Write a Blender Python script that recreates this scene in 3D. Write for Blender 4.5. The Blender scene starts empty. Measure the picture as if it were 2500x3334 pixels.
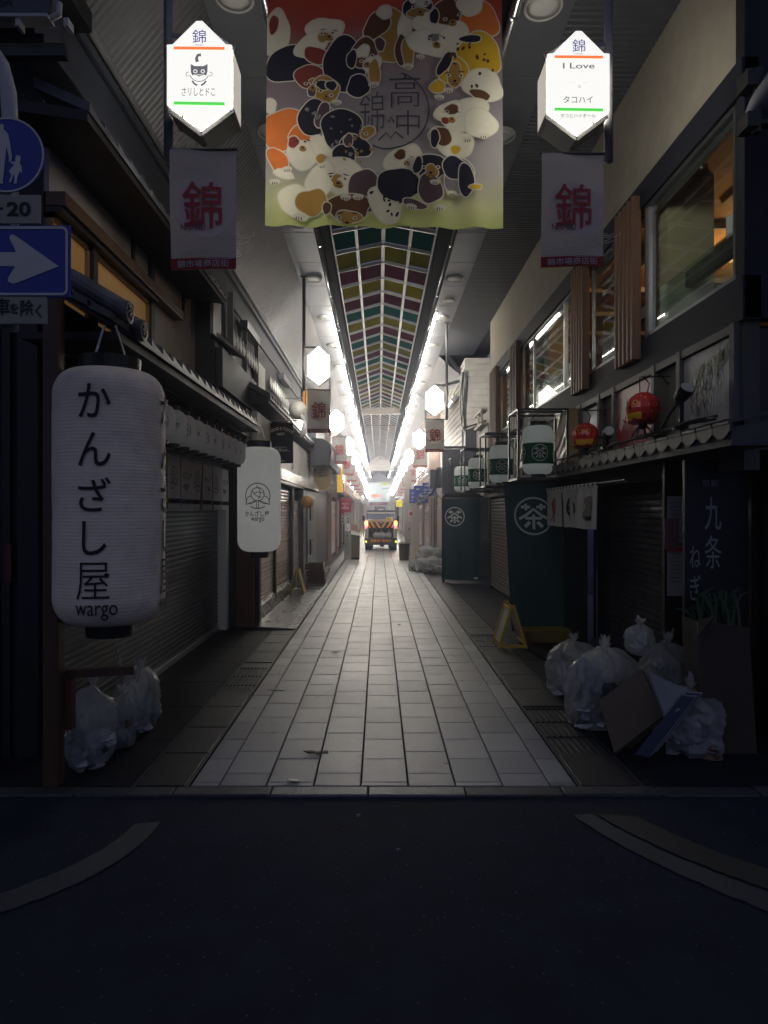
import bpy, bmesh, math, random
from math import sin, cos, pi, radians, sqrt, atan2
from mathutils import Vector, Matrix, noise
S = bpy.context.scene
C = S.collection
random.seed(7)
# ------------------------------------------------------------------ camera
cd = bpy.data.cameras.new("Camera"); cam = bpy.data.objects.new("Camera", cd); C.objects.link(cam)
cam.location = (0, 0, 1.8); cam.rotation_euler = (radians(90), 0, 0)
cd.sensor_width = 36; cd.lens = 36*2200/3334; cd.shift_x = 17/3334; cd.shift_y = -3/3334
cd.clip_start = .05; cd.clip_end = 600
S.camera = cam
# ------------------------------------------------------------------ world: dim blue night sky
w = bpy.data.worlds.new("World"); S.world = w; w.use_nodes = True
bg = w.node_tree.nodes["Background"]
bg.inputs[0].default_value = (.52, .60, 1.0, 1); bg.inputs[1].default_value = .098
S.view_settings.view_transform = 'Standard'; S.view_settings.look = 'None'
S.view_settings.exposure = .92; S.view_settings.gamma = 1
cy = S.cycles
cy.use_denoising = True
try: cy.denoiser = 'OPENIMAGEDENOISE'
except Exception: pass
cy.max_bounces = 8; cy.diffuse_bounces = 4; cy.glossy_bounces = 4; cy.transparent_max_bounces = 16
cy.sample_clamp_indirect = 6; cy.caustics_reflective = False; cy.caustics_refractive = False
# ------------------------------------------------------------------ materials
MATS = {}
def mat(name, col, rough=.6, metal=0., spec=.5, var=.2, vs=2.5, bump=0., bs=60., emit=0., ecol=None, coat=0., dirt=None, ds=.8, stretch=(1, 1, 1)):
    if name in MATS: return MATS[name]
    m = bpy.data.materials.new(name); m.use_nodes = True; MATS[name] = m
    nt = m.node_tree; N = nt.nodes; L = nt.links; b = N["Principled BSDF"]
    b.inputs["Roughness"].default_value = rough; b.inputs["Metallic"].default_value = metal
    b.inputs["Specular IOR Level"].default_value = spec
    if coat: b.inputs["Coat Weight"].default_value = coat
    col = tuple(col) + (1,)
    tc = N.new("ShaderNodeTexCoord"); mp = N.new("ShaderNodeMapping"); L.new(tc.outputs["Object"], mp.inputs[0])
    mp.inputs["Scale"].default_value = stretch
    src = None
    if var:
        n = N.new("ShaderNodeTexNoise"); n.inputs["Scale"].default_value = vs; n.inputs["Detail"].default_value = 7; n.inputs["Roughness"].default_value = .65
        L.new(mp.outputs[0], n.inputs[0])
        r = N.new("ShaderNodeValToRGB"); e = r.color_ramp.elements
        e[0].position = .28; e[1].position = .72
        e[0].color = tuple(c*(1-var) for c in col[:3]) + (1,); e[1].color = tuple(min(1, c*(1+var)) for c in col[:3]) + (1,)
        L.new(n.outputs[0], r.inputs[0]); src = r.outputs[0]
        rr = N.new("ShaderNodeMapRange"); rr.inputs[3].default_value = max(.03, rough-.12*var/.2); rr.inputs[4].default_value = min(1, rough+.1)
        L.new(n.outputs[0], rr.inputs[0]); L.new(rr.outputs[0], b.inputs["Roughness"])
    if dirt:
        n2 = N.new("ShaderNodeTexNoise"); n2.inputs["Scale"].default_value = ds; n2.inputs["Detail"].default_value = 9; n2.inputs["Roughness"].default_value = .7
        L.new(mp.outputs[0], n2.inputs[0])
        r2 = N.new("ShaderNodeValToRGB"); r2.color_ramp.elements[0].position = .5; r2.color_ramp.elements[1].position = .72
        L.new(n2.outputs[0], r2.inputs[0])
        mx = N.new("ShaderNodeMix"); mx.data_type = 'RGBA'
        L.new(r2.outputs[0], mx.inputs[0])
        if src: L.new(src, mx.inputs[6])
        else: mx.inputs[6].default_value = col
        mx.inputs[7].default_value = tuple(dirt) + (1,); src = mx.outputs[2]
    if src: L.new(src, b.inputs["Base Color"])
    else: b.inputs["Base Color"].default_value = col
    if bump:
        n3 = N.new("ShaderNodeTexNoise"); n3.inputs["Scale"].default_value = bs; n3.inputs["Detail"].default_value = 4
        L.new(mp.outputs[0], n3.inputs[0])
        bp = N.new("ShaderNodeBump"); bp.inputs["Strength"].default_value = bump; bp.inputs["Distance"].default_value = .01
        L.new(n3.outputs[0], bp.inputs["Height"]); L.new(bp.outputs[0], b.inputs["Normal"])
    if emit:
        b.inputs["Emission Color"].default_value = tuple(ecol or col[:3]) + (1,); b.inputs["Emission Strength"].default_value = emit
    return m
def cloth_mat(name, col, trl=.4, var=.1, bump=.15):
    m = mat(name, col, .85, spec=.2, var=var, vs=4, bump=bump, bs=300)
    nt = m.node_tree; N = nt.nodes; L = nt.links; b = N["Principled BSDF"]; o = N["Material Output"]
    t = N.new("ShaderNodeBsdfTranslucent"); mx = N.new("ShaderNodeMixShader"); mx.inputs[0].default_value = trl
    lk = b.inputs["Base Color"].links
    if lk: L.new(lk[0].from_socket, t.inputs[0])
    else: t.inputs[0].default_value = tuple(col)+(1,)
    L.new(b.outputs[0], mx.inputs[1]); L.new(t.outputs[0], mx.inputs[2]); L.new(mx.outputs[0], o.inputs[0])
    return m
def glass_mat(name, tint=(.9, .95, .93), rough=.02, refl=.12):
    m = bpy.data.materials.new(name); m.use_nodes = True; MATS[name] = m
    nt = m.node_tree; N = nt.nodes; L = nt.links; N.remove(N["Principled BSDF"]); o = N["Material Output"]
    t = N.new("ShaderNodeBsdfTransparent"); t.inputs[0].default_value = tint+(1,)
    g = N.new("ShaderNodeBsdfGlossy"); g.inputs["Roughness"].default_value = rough
    lw = N.new("ShaderNodeLayerWeight"); lw.inputs[0].default_value = .5
    pw = N.new("ShaderNodeMath"); pw.operation = 'POWER'; pw.inputs[1].default_value = 4.; L.new(lw.outputs["Facing"], pw.inputs[0])
    mr = N.new("ShaderNodeMath"); mr.operation = 'ADD'; mr.use_clamp = True; mr.inputs[1].default_value = refl
    L.new(pw.outputs[0], mr.inputs[0])
    mx = N.new("ShaderNodeMixShader"); L.new(mr.outputs[0], mx.inputs[0]); L.new(t.outputs[0], mx.inputs[1]); L.new(g.outputs[0], mx.inputs[2])
    L.new(mx.outputs[0], o.inputs[0]); return m
def bag_mat(name, col, alpha=.75, rough=.22):
    m = mat(name, col, rough, spec=.7, var=.35, vs=5, bump=.5, bs=9, stretch=(1.6, 1.6, .8))
    nt = m.node_tree; N = nt.nodes; L = nt.links; b = N["Principled BSDF"]; o = N["Material Output"]
    t = N.new("ShaderNodeBsdfTranslucent"); t.inputs[0].default_value = (.75, .77, .78, 1)
    p = N.new("ShaderNodeBsdfTransparent")
    m1 = N.new("ShaderNodeMixShader"); m1.inputs[0].default_value = .35
    L.new(b.outputs[0], m1.inputs[1]); L.new(t.outputs[0], m1.inputs[2])
    m2 = N.new("ShaderNodeMixShader"); m2.inputs[0].default_value = alpha
    L.new(p.outputs[0], m2.inputs[1]); L.new(m1.outputs[0], m2.inputs[2]); L.new(m2.outputs[0], o.inputs[0])
    return m
# ------------------------------------------------------------------ mesh builder
LOC = {}
class MB:
    def __init__(s): s.v = []; s.f = []; s.m = []; s.g = []
    def add(s, vs, fs, mi=0):
        k = len(s.v); s.v += [tuple(p) for p in vs]; s.g.append((k, len(s.f)))
        for f in fs: s.f.append([i+k for i in f]); s.m.append(mi)
        return s
    def hexa(s, P, mi=0):
        return s.add(P, [(0, 3, 2, 1), (4, 5, 6, 7), (0, 1, 5, 4), (1, 2, 6, 5), (2, 3, 7, 6), (3, 0, 4, 7)], mi)
    def box(s, x0, x1, y0, y1, z0, z1, mi=0):
        if x0 > x1: x0, x1 = x1, x0
        if y0 > y1: y0, y1 = y1, y0
        if z0 > z1: z0, z1 = z1, z0
        return s.hexa([(x0, y0, z0), (x1, y0, z0), (x1, y1, z0), (x0, y1, z0), (x0, y0, z1), (x1, y0, z1), (x1, y1, z1), (x0, y1, z1)], mi)
    def bar(s, p, q, wd, ht, mi=0, up=(0, 0, 1)):
        p = Vector(p); q = Vector(q); d = (q-p).normalized(); u = Vector(up)
        if abs(d.dot(u)) > .99: u = Vector((0, 1, 0))
        a = d.cross(u).normalized()*wd/2; b = a.cross(d).normalized()*ht/2
        return s.hexa([p-a-b, p+a-b, q+a-b, q-a-b, p-a+b, p+a+b, q+a+b, q-a+b], mi)
    def tube(s, pts, r, n=8, mi=0, cap=True):
        pts = [Vector(p) for p in pts]; k0 = len(s.v); R = r if isinstance(r, (list, tuple)) else [r]*len(pts)
        ref = Vector((.13, .27, .95)); vs = []
        for i, p in enumerate(pts):
            d = (pts[min(i+1, len(pts)-1)]-pts[max(i-1, 0)]).normalized()
            a = d.cross(ref)
            if a.length < .05: a = d.cross(Vector((1, 0, 0)))
            a.normalize(); b = d.cross(a)
            for j in range(n): t = 2*pi*j/n; vs.append(p+a*cos(t)*R[i]+b*sin(t)*R[i])
        fs = []
        for i in range(len(pts)-1):
            for j in range(n): fs.append((i*n+j, i*n+(j+1) % n, (i+1)*n+(j+1) % n, (i+1)*n+j))
        if cap: fs.append(tuple(range(n-1, -1, -1))); e = (len(pts)-1)*n; fs.append(tuple(range(e, e+n)))
        return s.add(vs, fs, mi)
    def lathe(s, c, prof, n=32, mi=0, axis='z', cap=True):
        vs = []
        for r, z in prof:
            for j in range(n):
                t = 2*pi*j/n; a, b = r*cos(t), r*sin(t)
                p = (a, b, z) if axis == 'z' else ((a, z, b) if axis == 'y' else (z, a, b))
                vs.append((c[0]+p[0], c[1]+p[1], c[2]+p[2]))
        fs = []
        for i in range(len(prof)-1):
            for j in range(n): fs.append((i*n+j, i*n+(j+1) % n, (i+1)*n+(j+1) % n, (i+1)*n+j))
        if cap:
            if prof[0][0] > 1e-4: fs.append(tuple(range(n-1, -1, -1)))
            if prof[-1][0] > 1e-4: e = (len(prof)-1)*n; fs.append(tuple(range(e, e+n)))
        return s.add(vs, fs, mi)
    def grid(s, nu, nv, fn, mi=0):
        vs = [fn(i/nu, j/nv) for j in range(nv+1) for i in range(nu+1)]
        fs = [(j*(nu+1)+i, j*(nu+1)+i+1, (j+1)*(nu+1)+i+1, (j+1)*(nu+1)+i) for j in range(nv) for i in range(nu)]
        return s.add(vs, fs, mi)
    def prism(s, poly, fn, d0, d1, mi=0):      # 2D outline given thickness; fn(u,v,w)->xyz
        n = len(poly); vs = [fn(u, v, d0) for u, v in poly]+[fn(u, v, d1) for u, v in poly]
        return s.add(vs, [tuple(range(n)), tuple(range(2*n-1, n-1, -1))]+[(i, (i+1) % n, n+(i+1) % n, n+i) for i in range(n)], mi)
    def stroke(s, pts, wd, fn, mi=0, closed=False):   # flat ribbon along a 2D line
        n = len(pts); vs = []
        W = wd if isinstance(wd, (list, tuple)) else [wd]*n
        for i, (x, y) in enumerate(pts):
            a = pts[(i-1) % n] if closed or i else pts[0]; b = pts[(i+1) % n] if closed or i < n-1 else pts[-1]
            dx, dy = b[0]-a[0], b[1]-a[1]; l = sqrt(dx*dx+dy*dy) or 1
            nx, ny = -dy/l*W[i]/2, dx/l*W[i]/2
            vs += [fn(x+nx, y+ny), fn(x-nx, y-ny)]
        m = n if closed else n-1
        return s.add(vs, [(2*i, 2*i+1, (2*i+3) % (2*n), (2*i+2) % (2*n)) for i in range(m)], mi)
    def poly(s, pts, fn, mi=0): return s.add([fn(*p) for p in pts], [tuple(range(len(pts)))], mi)
    def text(s, st, fn, w=None, h=None, c=(0, 0), bold=0., cut=0., mi=0, vertical=False):
        if vertical:
            n = len(st); step = h/n
            for i, ch in enumerate(st): s.text(ch, fn, w, step*.88 if w is None else None, (c[0], c[1]+h/2-step*(i+.5)), bold, cut, mi)
            return s
        vs, fs, bb = glyphs(st, bold, cut)
        bw, bh = bb[2]-bb[0], bb[3]-bb[1]
        sx = w/bw if w else h/bh; sy = h/bh if h else w/bw
        if w and h is None: sy = sx
        return s.add([fn(c[0]+(x-(bb[0]+bb[2])/2)*sx, c[1]+(y-(bb[1]+bb[3])/2)*sy) for x, y in vs], fs, mi)
    def build(s, name, mats, parent=None, loc=None, smooth=False, bevel=0., label=None):
        if parent is not None and len(s.g) > 1 and not any(q in name for q in KEEP):
            ps = s.pieces()
            if len(ps) > 1: return [p.build(name, mats, parent, loc, smooth, bevel, label) for p in ps][0]
        me = bpy.data.meshes.new(name); o = bpy.data.objects.new(name, me); C.objects.link(o)
        if parent is not None: base = LOC[parent.name]; o.parent = parent
        else: base = Vector(loc or (0, 0, 0)); o.location = base
        LOC[o.name] = base
        me.from_pydata([(x-base[0], y-base[1], z-base[2]) for x, y, z in s.v], [], s.f)
        if not isinstance(mats, (list, tuple)): mats = [mats]
        for m in mats: me.materials.append(m) if m else None
        if len(mats) > 1: me.polygons.foreach_set("material_index", s.m)
        bm = bmesh.new(); bm.from_mesh(me); bmesh.ops.recalc_face_normals(bm, faces=bm.faces); bm.to_mesh(me); bm.free()
        if smooth: me.polygons.foreach_set("use_smooth", [True]*len(me.polygons))
        if bevel:
            md = o.modifiers.new("bevel", 'BEVEL'); md.width = bevel; md.segments = 2; md.limit_method = 'ANGLE'
        if label: o["label"] = label
        me.update(); return o
def _pieces(s):      # far-apart pieces become parts of their own
    n = len(s.g); B = []
    for i, (a, fa) in enumerate(s.g):
        e = s.g[i+1][0] if i+1 < n else len(s.v); q = s.v[a:e]
        B.append([min(p[j] for p in q) for j in range(3)]+[max(p[j] for p in q) for j in range(3)])
    root = list(range(n))
    def fd(i):
        while root[i] != i: root[i] = root[root[i]]; i = root[i]
        return i
    sz = [max(b[3+j]-b[j] for j in range(3)) for b in B]
    for i in range(n):
        for j in range(i):
            if fd(i) != fd(j):
                g = sqrt(sum(max(0, B[i][k]-B[j][k+3], B[j][k]-B[i][k+3])**2 for k in range(3)))
                if g <= max(.02, .5*max(sz[i], sz[j])): root[fd(i)] = fd(j)
    out = {}
    for i, (a, fa) in enumerate(s.g):
        e = s.g[i+1] if i+1 < n else (len(s.v), len(s.f)); m = out.setdefault(fd(i), MB())
        m.add(s.v[a:e[0]], [[v-a for v in f] for f in s.f[fa:e[1]]]); m.m[-(e[1]-fa):] = s.m[fa:e[1]]
    return list(out.values())
MB.pieces = _pieces
KEEP = ("blossom_print", "noodle_print", "herb_print", "wave_print", "seal_print", "pad_print", "patch", "stripes", "arrow", "mark", "dots", "pictogram", "blossoms", "leaves", "ribs", "slats", "glass_pane", "skylight_frame")
_G = {}
def glyphs(st, bold=0., cut=0.):
    k = (st, bold, cut)
    if k in _G: return _G[k]
    cu = bpy.data.curves.new("lettering", 'FONT'); cu.body = st; cu.size = 1; cu.resolution_u = 3; cu.offset = bold
    ob = bpy.data.objects.new("lettering", cu); C.objects.link(ob)
    dg = bpy.context.evaluated_depsgraph_get(); ev = ob.evaluated_get(dg); me = ev.to_mesh()
    bm = bmesh.new(); bm.from_mesh(me); ev.to_mesh_clear()
    bpy.data.objects.remove(ob); bpy.data.curves.remove(cu)
    bmesh.ops.triangulate(bm, faces=bm.faces)
    xs = [v.co.x for v in bm.verts]; ys = [v.co.y for v in bm.verts]
    bb = (min(xs), min(ys), max(xs), max(ys)) if xs else (0, 0, 1, 1)
    if cut and xs:
        x = bb[0]+cut
        while x < bb[2]:
            bmesh.ops.bisect_plane(bm, geom=bm.verts[:]+bm.edges[:]+bm.faces[:], plane_co=(x, 0, 0), plane_no=(1, 0, 0)); x += cut
    bm.verts.index_update()
    r = ([(v.co.x, v.co.y) for v in bm.verts], [tuple(v.index for v in f.verts) for f in bm.faces], bb); bm.free()
    _G[k] = r; return r
def plane(o, u, v):
    o = Vector(o); u = Vector(u); v = Vector(v); n = u.cross(v)
    return lambda a, b, c=0.: o+u*a+v*b+n*c
def front(x, y, z): return plane((x, y, z), (1, 0, 0), (0, 0, 1))       # faces the street mouth
def onright(x, y, z): return plane((x, y, z), (0, -1, 0), (0, 0, 1))    # on the right wall, faces left
def onleft(x, y, z): return plane((x, y, z), (0, 1, 0), (0, 0, 1))      # on the left wall, faces right
def cyl(cx, cy_, z, R, a0): return lambda x, y: (cx+R*sin(a0+x/R), cy_-R*cos(a0+x/R), z+y)
def arc(cx, cy_, r, a, b, n=24): return [(cx+r*cos(radians(a+(b-a)*i/n)), cy_+r*sin(radians(a+(b-a)*i/n))) for i in range(n+1)]
def thing(name, label, cat, loc=(0, 0, 0), group=None):
    o = bpy.data.objects.new(name, None); C.objects.link(o); o.location = loc; o.empty_display_size = .1
    LOC[o.name] = Vector(loc); return tag(o, label, cat, group)
def tag(o, label, cat, group=None):
    o["label"] = label; o["category"] = cat
    if group: o["group"] = group
    return o
def struct(name, mb, m, **k): o = mb.build(name, m, **k); o["kind"] = "structure"; return o
def dup(root, loc, label=None):
    def cp(o, par):
        c = o.copy(); C.objects.link(c); c.parent = par
        for ch in o.children: cp(ch, c)
        return c
    r = cp(root, None); r.location = loc; LOC[r.name] = Vector(loc)
    if label: r["label"] = label
    return r
ORD = "first second third fourth fifth sixth seventh eighth ninth tenth eleventh twelfth thirteenth fourteenth fifteenth sixteenth seventeenth eighteenth nineteenth twentieth".split()
ORD += ["twenty-"+x for x in ORD[:9]]
# shared materials
WOODK = mat("black_wood", (.014, .013, .014), .55, var=.3, vs=6, bump=.2, bs=40, stretch=(1, 1, .1))
WOODB = mat("brown_wood", (.085, .045, .026), .5, var=.35, vs=6, bump=.2, bs=40, stretch=(1, 1, .12))
LOUVER = mat("louver_wood", (.16, .09, .055), .5, var=.2, vs=9, stretch=(1, 1, .1))
PLAST = mat("white_plaster", (.36, .35, .355), .85, var=.12, vs=3, bump=.15, bs=120, dirt=(.25, .24, .24), ds=1.2)
BEIGE = mat("beige_render", (.40, .365, .29), .9, var=.12, vs=4, bump=.5, bs=170)
CHAR = mat("charcoal_metal", (.035, .037, .048), .45, metal=.3, var=.25, vs=3)
BLACK = mat("black_paint", (.012, .012, .014), .4, var=.2)
DKGREY = mat("dark_grey", (.05, .052, .06), .6, var=.25)
MIDGREY = mat("mid_grey", (.18, .18, .19), .6, var=.2)
STEEL = mat("brushed_steel", (.55, .56, .58), .28, metal=1, var=.15, vs=5)
CHROME = mat("pipe_chrome", (.65, .66, .70), .22, metal=1, var=.12, vs=3)
ALU = mat("aluminium", (.62, .64, .64), .35, metal=.8, var=.1)
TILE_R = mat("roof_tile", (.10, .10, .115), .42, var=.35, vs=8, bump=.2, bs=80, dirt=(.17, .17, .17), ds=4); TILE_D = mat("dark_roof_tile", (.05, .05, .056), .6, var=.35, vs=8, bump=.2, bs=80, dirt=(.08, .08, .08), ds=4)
INK = mat("ink", (.012, .012, .016), .7, var=0)
WHITE_P = mat("white_paint", (.7, .7, .68), .5, var=.06)
RED = mat("red_print", (.40, .03, .035), .6, var=.1)
ORANGE_P = mat("orange_print", (.8, .16, .05), .5, var=0)
GREEN_P = mat("green_print", (.09, .45, .07), .5, var=0)
RUBBER = mat("rubber", (.012, .012, .012), .8, var=.1)
GLASS = glass_mat("window_glass", refl=.05)
SHUT = mat("steel_shutter", (.135, .142, .165), .38, metal=.7, var=.3, vs=1.5, dirt=(.16, .14, .12), ds=1.5)
SHUTR = mat("rusty_shutter", (.24, .185, .165), .36, metal=.7, var=.3, vs=2, dirt=(.16, .09, .06), ds=2)
SHUTD = mat("dark_shutter", (.15, .15, .165), .4, metal=.6, var=.3, vs=2, dirt=(.05, .04, .03), ds=2)
# ================================================================== ground
def tile_mat():
    m = bpy.data.materials.new("paving_tiles"); m.use_nodes = True; nt = m.node_tree; N = nt.nodes; L = nt.links; b = N["Principled BSDF"]
    tc = N.new("ShaderNodeTexCoord"); ge = N.new("ShaderNodeNewGeometry")
    def mth(op, a, b_): q = N.new("ShaderNodeMath"); q.operation = op; L.new(a, q.inputs[0]); (L.new(b_, q.inputs[1]) if hasattr(b_, "links") else setattr(q.inputs[1], "default_value", b_)); return q.outputs[0]
    def rng(src, a, b_): q = N.new("ShaderNodeMapRange"); q.inputs[3].default_value = a; q.inputs[4].default_value = b_; L.new(src, q.inputs[0]); return q.outputs[0]
    def nz(sc, d): q = N.new("ShaderNodeTexNoise"); q.inputs["Scale"].default_value = sc; q.inputs["Detail"].default_value = d; q.inputs["Roughness"].default_value = .7; L.new(tc.outputs["Object"], q.inputs[0]); return q.outputs[0]
    fine, mid, big = nz(160, 3), nz(9, 6), nz(1.1, 8)
    f = mth('MULTIPLY', rng(ge.outputs["Random Per Island"], .78, 1.2), mth('MULTIPLY', rng(fine, .45, 1.55), mth('MULTIPLY', rng(mid, .75, 1.25), rng(big, .6, 1.4))))
    sp = N.new("ShaderNodeTexVoronoi"); sp.inputs["Scale"].default_value = 2.3; L.new(tc.outputs["Object"], sp.inputs[0])      # trodden gum spots
    gum = N.new("ShaderNodeMath"); gum.operation = 'LESS_THAN'; gum.inputs[1].default_value = .055; L.new(sp.outputs["Distance"], gum.inputs[0])
    mx = N.new("ShaderNodeMix"); mx.data_type = 'RGBA'; mx.blend_type = 'MULTIPLY'; mx.inputs[0].default_value = 1; mx.inputs[6].default_value = (.262, .266, .274, 1); L.new(f, mx.inputs[7])
    m2 = N.new("ShaderNodeMix"); m2.data_type = 'RGBA'; L.new(mth('MULTIPLY', gum.outputs[0], .75), m2.inputs[0]); L.new(mx.outputs[2], m2.inputs[6]); m2.inputs[7].default_value = (.03, .03, .03, 1)
    L.new(m2.outputs[2], b.inputs["Base Color"]); L.new(rng(big, .30, .58), b.inputs["Roughness"])
    bp = N.new("ShaderNodeBump"); bp.inputs["Strength"].default_value = .6; bp.inputs["Distance"].default_value = .004; L.new(mth('ADD', fine, mid), bp.inputs["Height"]); L.new(bp.outputs[0], b.inputs["Normal"])
    return m
ASPH = mat("asphalt", (.025, .030, .046), .9, spec=.12, var=.35, vs=3, bump=.7, bs=220, dirt=(.034, .037, .05), ds=1.0)
# asphalt gets pale aggregate specks
def specks():
    nt = ASPH.node_tree; N = nt.nodes; L = nt.links; b = N["Principled BSDF"]; src = b.inputs["Base Color"].links[0].from_socket
    tc = N.new("ShaderNodeTexCoord"); v = N.new("ShaderNodeTexVoronoi"); v.inputs["Scale"].default_value = 34; L.new(tc.outputs["Object"], v.inputs[0])
    lt = N.new("ShaderNodeMath"); lt.operation = 'LESS_THAN'; lt.inputs[1].default_value = .16; L.new(v.outputs["Distance"], lt.inputs[0])
    wn = N.new("ShaderNodeSeparateColor"); L.new(v.outputs["Color"], wn.inputs[0])
    g = N.new("ShaderNodeMath"); g.operation = 'GREATER_THAN'; g.inputs[1].default_value = .84; L.new(wn.outputs[0], g.inputs[0])
    ml = N.new("ShaderNodeMath"); ml.operation = 'MULTIPLY'; L.new(lt.outputs[0], ml.inputs[0]); L.new(g.outputs[0], ml.inputs[1])
    mx = N.new("ShaderNodeMix"); mx.data_type = 'RGBA'; L.new(ml.outputs[0], mx.inputs[0]); L.new(src, mx.inputs[6]); mx.inputs[7].default_value = (.12, .12, .13, 1)
    L.new(mx.outputs[2], b.inputs["Base Color"])
specks()
PAVE = mat("side_paving", (.012, .0135, .020), .6, spec=.15, var=.3, vs=2, bump=.4, bs=120, dirt=(.018, .019, .024), ds=1.4)
struct("ground", MB().box(-60, 60, -40, 200, -.3, -.012), ASPH)
struct("road", MB().box(-40, 40, -10, 4.26, -.2, -.004), ASPH)
mb = MB().box(-1.23, 1.29, 62, 120, -.1, .010); rt = random.Random(11)
xs = [-1.23]+[-1.044+.309*k for k in range(8)]+[1.29]
for k in range(len(xs)-1):
    y = 4.402-(.21 if k % 2 else .36)
    while y < 62:
        a, b_ = max(4.404, y+.0025), min(62, y+.4175); z = .0105+rt.uniform(-.0012, .0012); q, c = .004, .003
        if b_-a > .03:
            x0, x1 = xs[k]+.0045, xs[k+1]-.0045; t1, t2 = rt.uniform(-.0008, .0008), rt.uniform(-.0008, .0008)
            vs = [(x0, a, -.03), (x1, a, -.03), (x1, b_, -.03), (x0, b_, -.03), (x0, a, z-c+t1), (x1, a, z-c-t1), (x1, b_, z-c-t2), (x0, b_, z-c+t2), (x0+q, a+q, z+t1), (x1-q, a+q, z-t1), (x1-q, b_-q, z-t2), (x0+q, b_-q, z+t2)]
            mb.add(vs, [(0, 1, 5, 4), (1, 2, 6, 5), (2, 3, 7, 6), (3, 0, 4, 7), (4, 5, 9, 8), (5, 6, 10, 9), (6, 7, 11, 10), (7, 4, 8, 11), (8, 9, 10, 11)])
        y += .42
struct("paving", mb, tile_mat())
struct("paving_bed", MB().box(-1.235, 1.295, 4.395, 62, -.1, -.006), mat("joint_dirt", (.008, .008, .009), .95, spec=.0, var=.2))
for nm, x0, x1 in (("left", -4.5, -1.62), ("right", 1.74, 4.5)):
    mb = MB(); y = 4.40
    while y < 80:
        d = .9 if nm == "left" else .75; mb.box(x0, x1, y+.004, y+d-.004, -.1, .006); y += d
    struct("pavement_"+nm, mb, PAVE)
struct("gutter_left", MB().box(-1.615, -1.24, 4.40, 110, -.1, -.004).box(-1.615, -1.60, 4.4, 110, -.1, .004).box(-1.255, -1.24, 4.4, 110, -.1, .007), DKGREY)
struct("gutter_right", MB().box(1.30, 1.735, 4.40, 110, -.1, -.004).box(1.30, 1.315, 4.4, 110, -.1, .007).box(1.72, 1.735, 4.4, 110, -.1, .004), DKGREY)
# concrete lids and steel grates over the two gutters
LID = mat("gutter_lid", (.014, .015, .020), .55, var=.3, vs=6, bump=.3, bs=90)
GRATE = mat("grate_steel", (.045, .045, .05), .4, metal=.7, var=.3)
for nm, x0, x1, gr in (("left", -1.59, -1.265, (7.2,)), ("right", 1.325, 1.71, (5.6, 9.2))):
    mb = MB(); y = 4.42
    while y < 60:
        if not any(abs(y+.3-g) < .62 for g in gr):
            mb.box(x0, x1, y, y+.59, -.02, .006)
        y += .6
    struct("gutter_cover_"+nm, mb, LID, bevel=.006)
    for i, g in enumerate(gr):
        mb = MB()
        for k in range(9): xx = x0+(x1-x0)*k/8; mb.box(xx-.006, xx+.006, g-.6, g+.55, -.03, .006)
        for k in range(4): yy = g-.6+k*.38; mb.box(x0, x1, yy, yy+.02, -.03, .004)
        tag(mb.build("drain_grate", GRATE, loc=((x0+x1)/2, g, 0)), ["long steel drain grate in the left gutter beside the shutter", "steel drain grate in right gutter by garbage bags", "steel drain grate in right gutter beside the yellow sandwich board"][i+(nm == "right")], "drain grate", "drain grates in the gutters")
# kerb stones
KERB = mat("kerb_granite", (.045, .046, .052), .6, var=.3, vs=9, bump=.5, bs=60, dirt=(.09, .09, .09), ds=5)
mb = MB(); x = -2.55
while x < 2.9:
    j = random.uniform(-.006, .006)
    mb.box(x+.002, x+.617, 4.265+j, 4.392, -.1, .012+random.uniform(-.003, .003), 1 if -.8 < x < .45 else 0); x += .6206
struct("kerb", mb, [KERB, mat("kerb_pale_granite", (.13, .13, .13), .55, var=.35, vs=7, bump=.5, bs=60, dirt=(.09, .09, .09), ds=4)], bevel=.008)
# worn corner markings
MARK = mat("worn_road_paint", (.052, .058, .060), .75, var=.3, vs=6, bump=.5, bs=200, dirt=(.045, .047, .05), ds=3)
MARKY = mat("worn_yellow_paint", (.038, .036, .030), .75, var=.3, vs=5, bump=.5, bs=200, dirt=(.034, .033, .033), ds=3)
def ribbon(a, b, z):
    return MB().grid(110, 1, lambda u, v: tuple((1-v)*c1+v*c2+.011*noise.noise(Vector((c1*23, c2*19, v*7))) for c1, c2 in zip(bez(a, u), bez(b, u)))+(z,))
def bez(p, t):
    (x0, y0), (x1, y1), (x2, y2) = p; s = 1-t
    return (s*s*x0+2*s*t*x1+t*t*x2, s*s*y0+2*s*t*y1+t*t*y2)
g = lambda px, py: ((px-1233)*1.8/(py-1664), 2200*1.8/(py-1664))
struct("marking_left", ribbon((g(525, 2677), g(390, 2860), g(-60, 2990)), (g(438, 2683), g(320, 2810), g(-60, 2930)), .002), MARK)
struct("marking_right", ribbon((g(1868, 2655), g(2060, 2800), g(2570, 2995)), (g(1930, 2650), g(2130, 2780), g(2570, 2930)), .002), MARK)
struct("marking_yellow", ribbon((g(1938, 2650), g(2140, 2775), g(2570, 2920)), (g(2080, 2660), g(2260, 2760), g(2570, 2850)), .002), MARKY)
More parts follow.
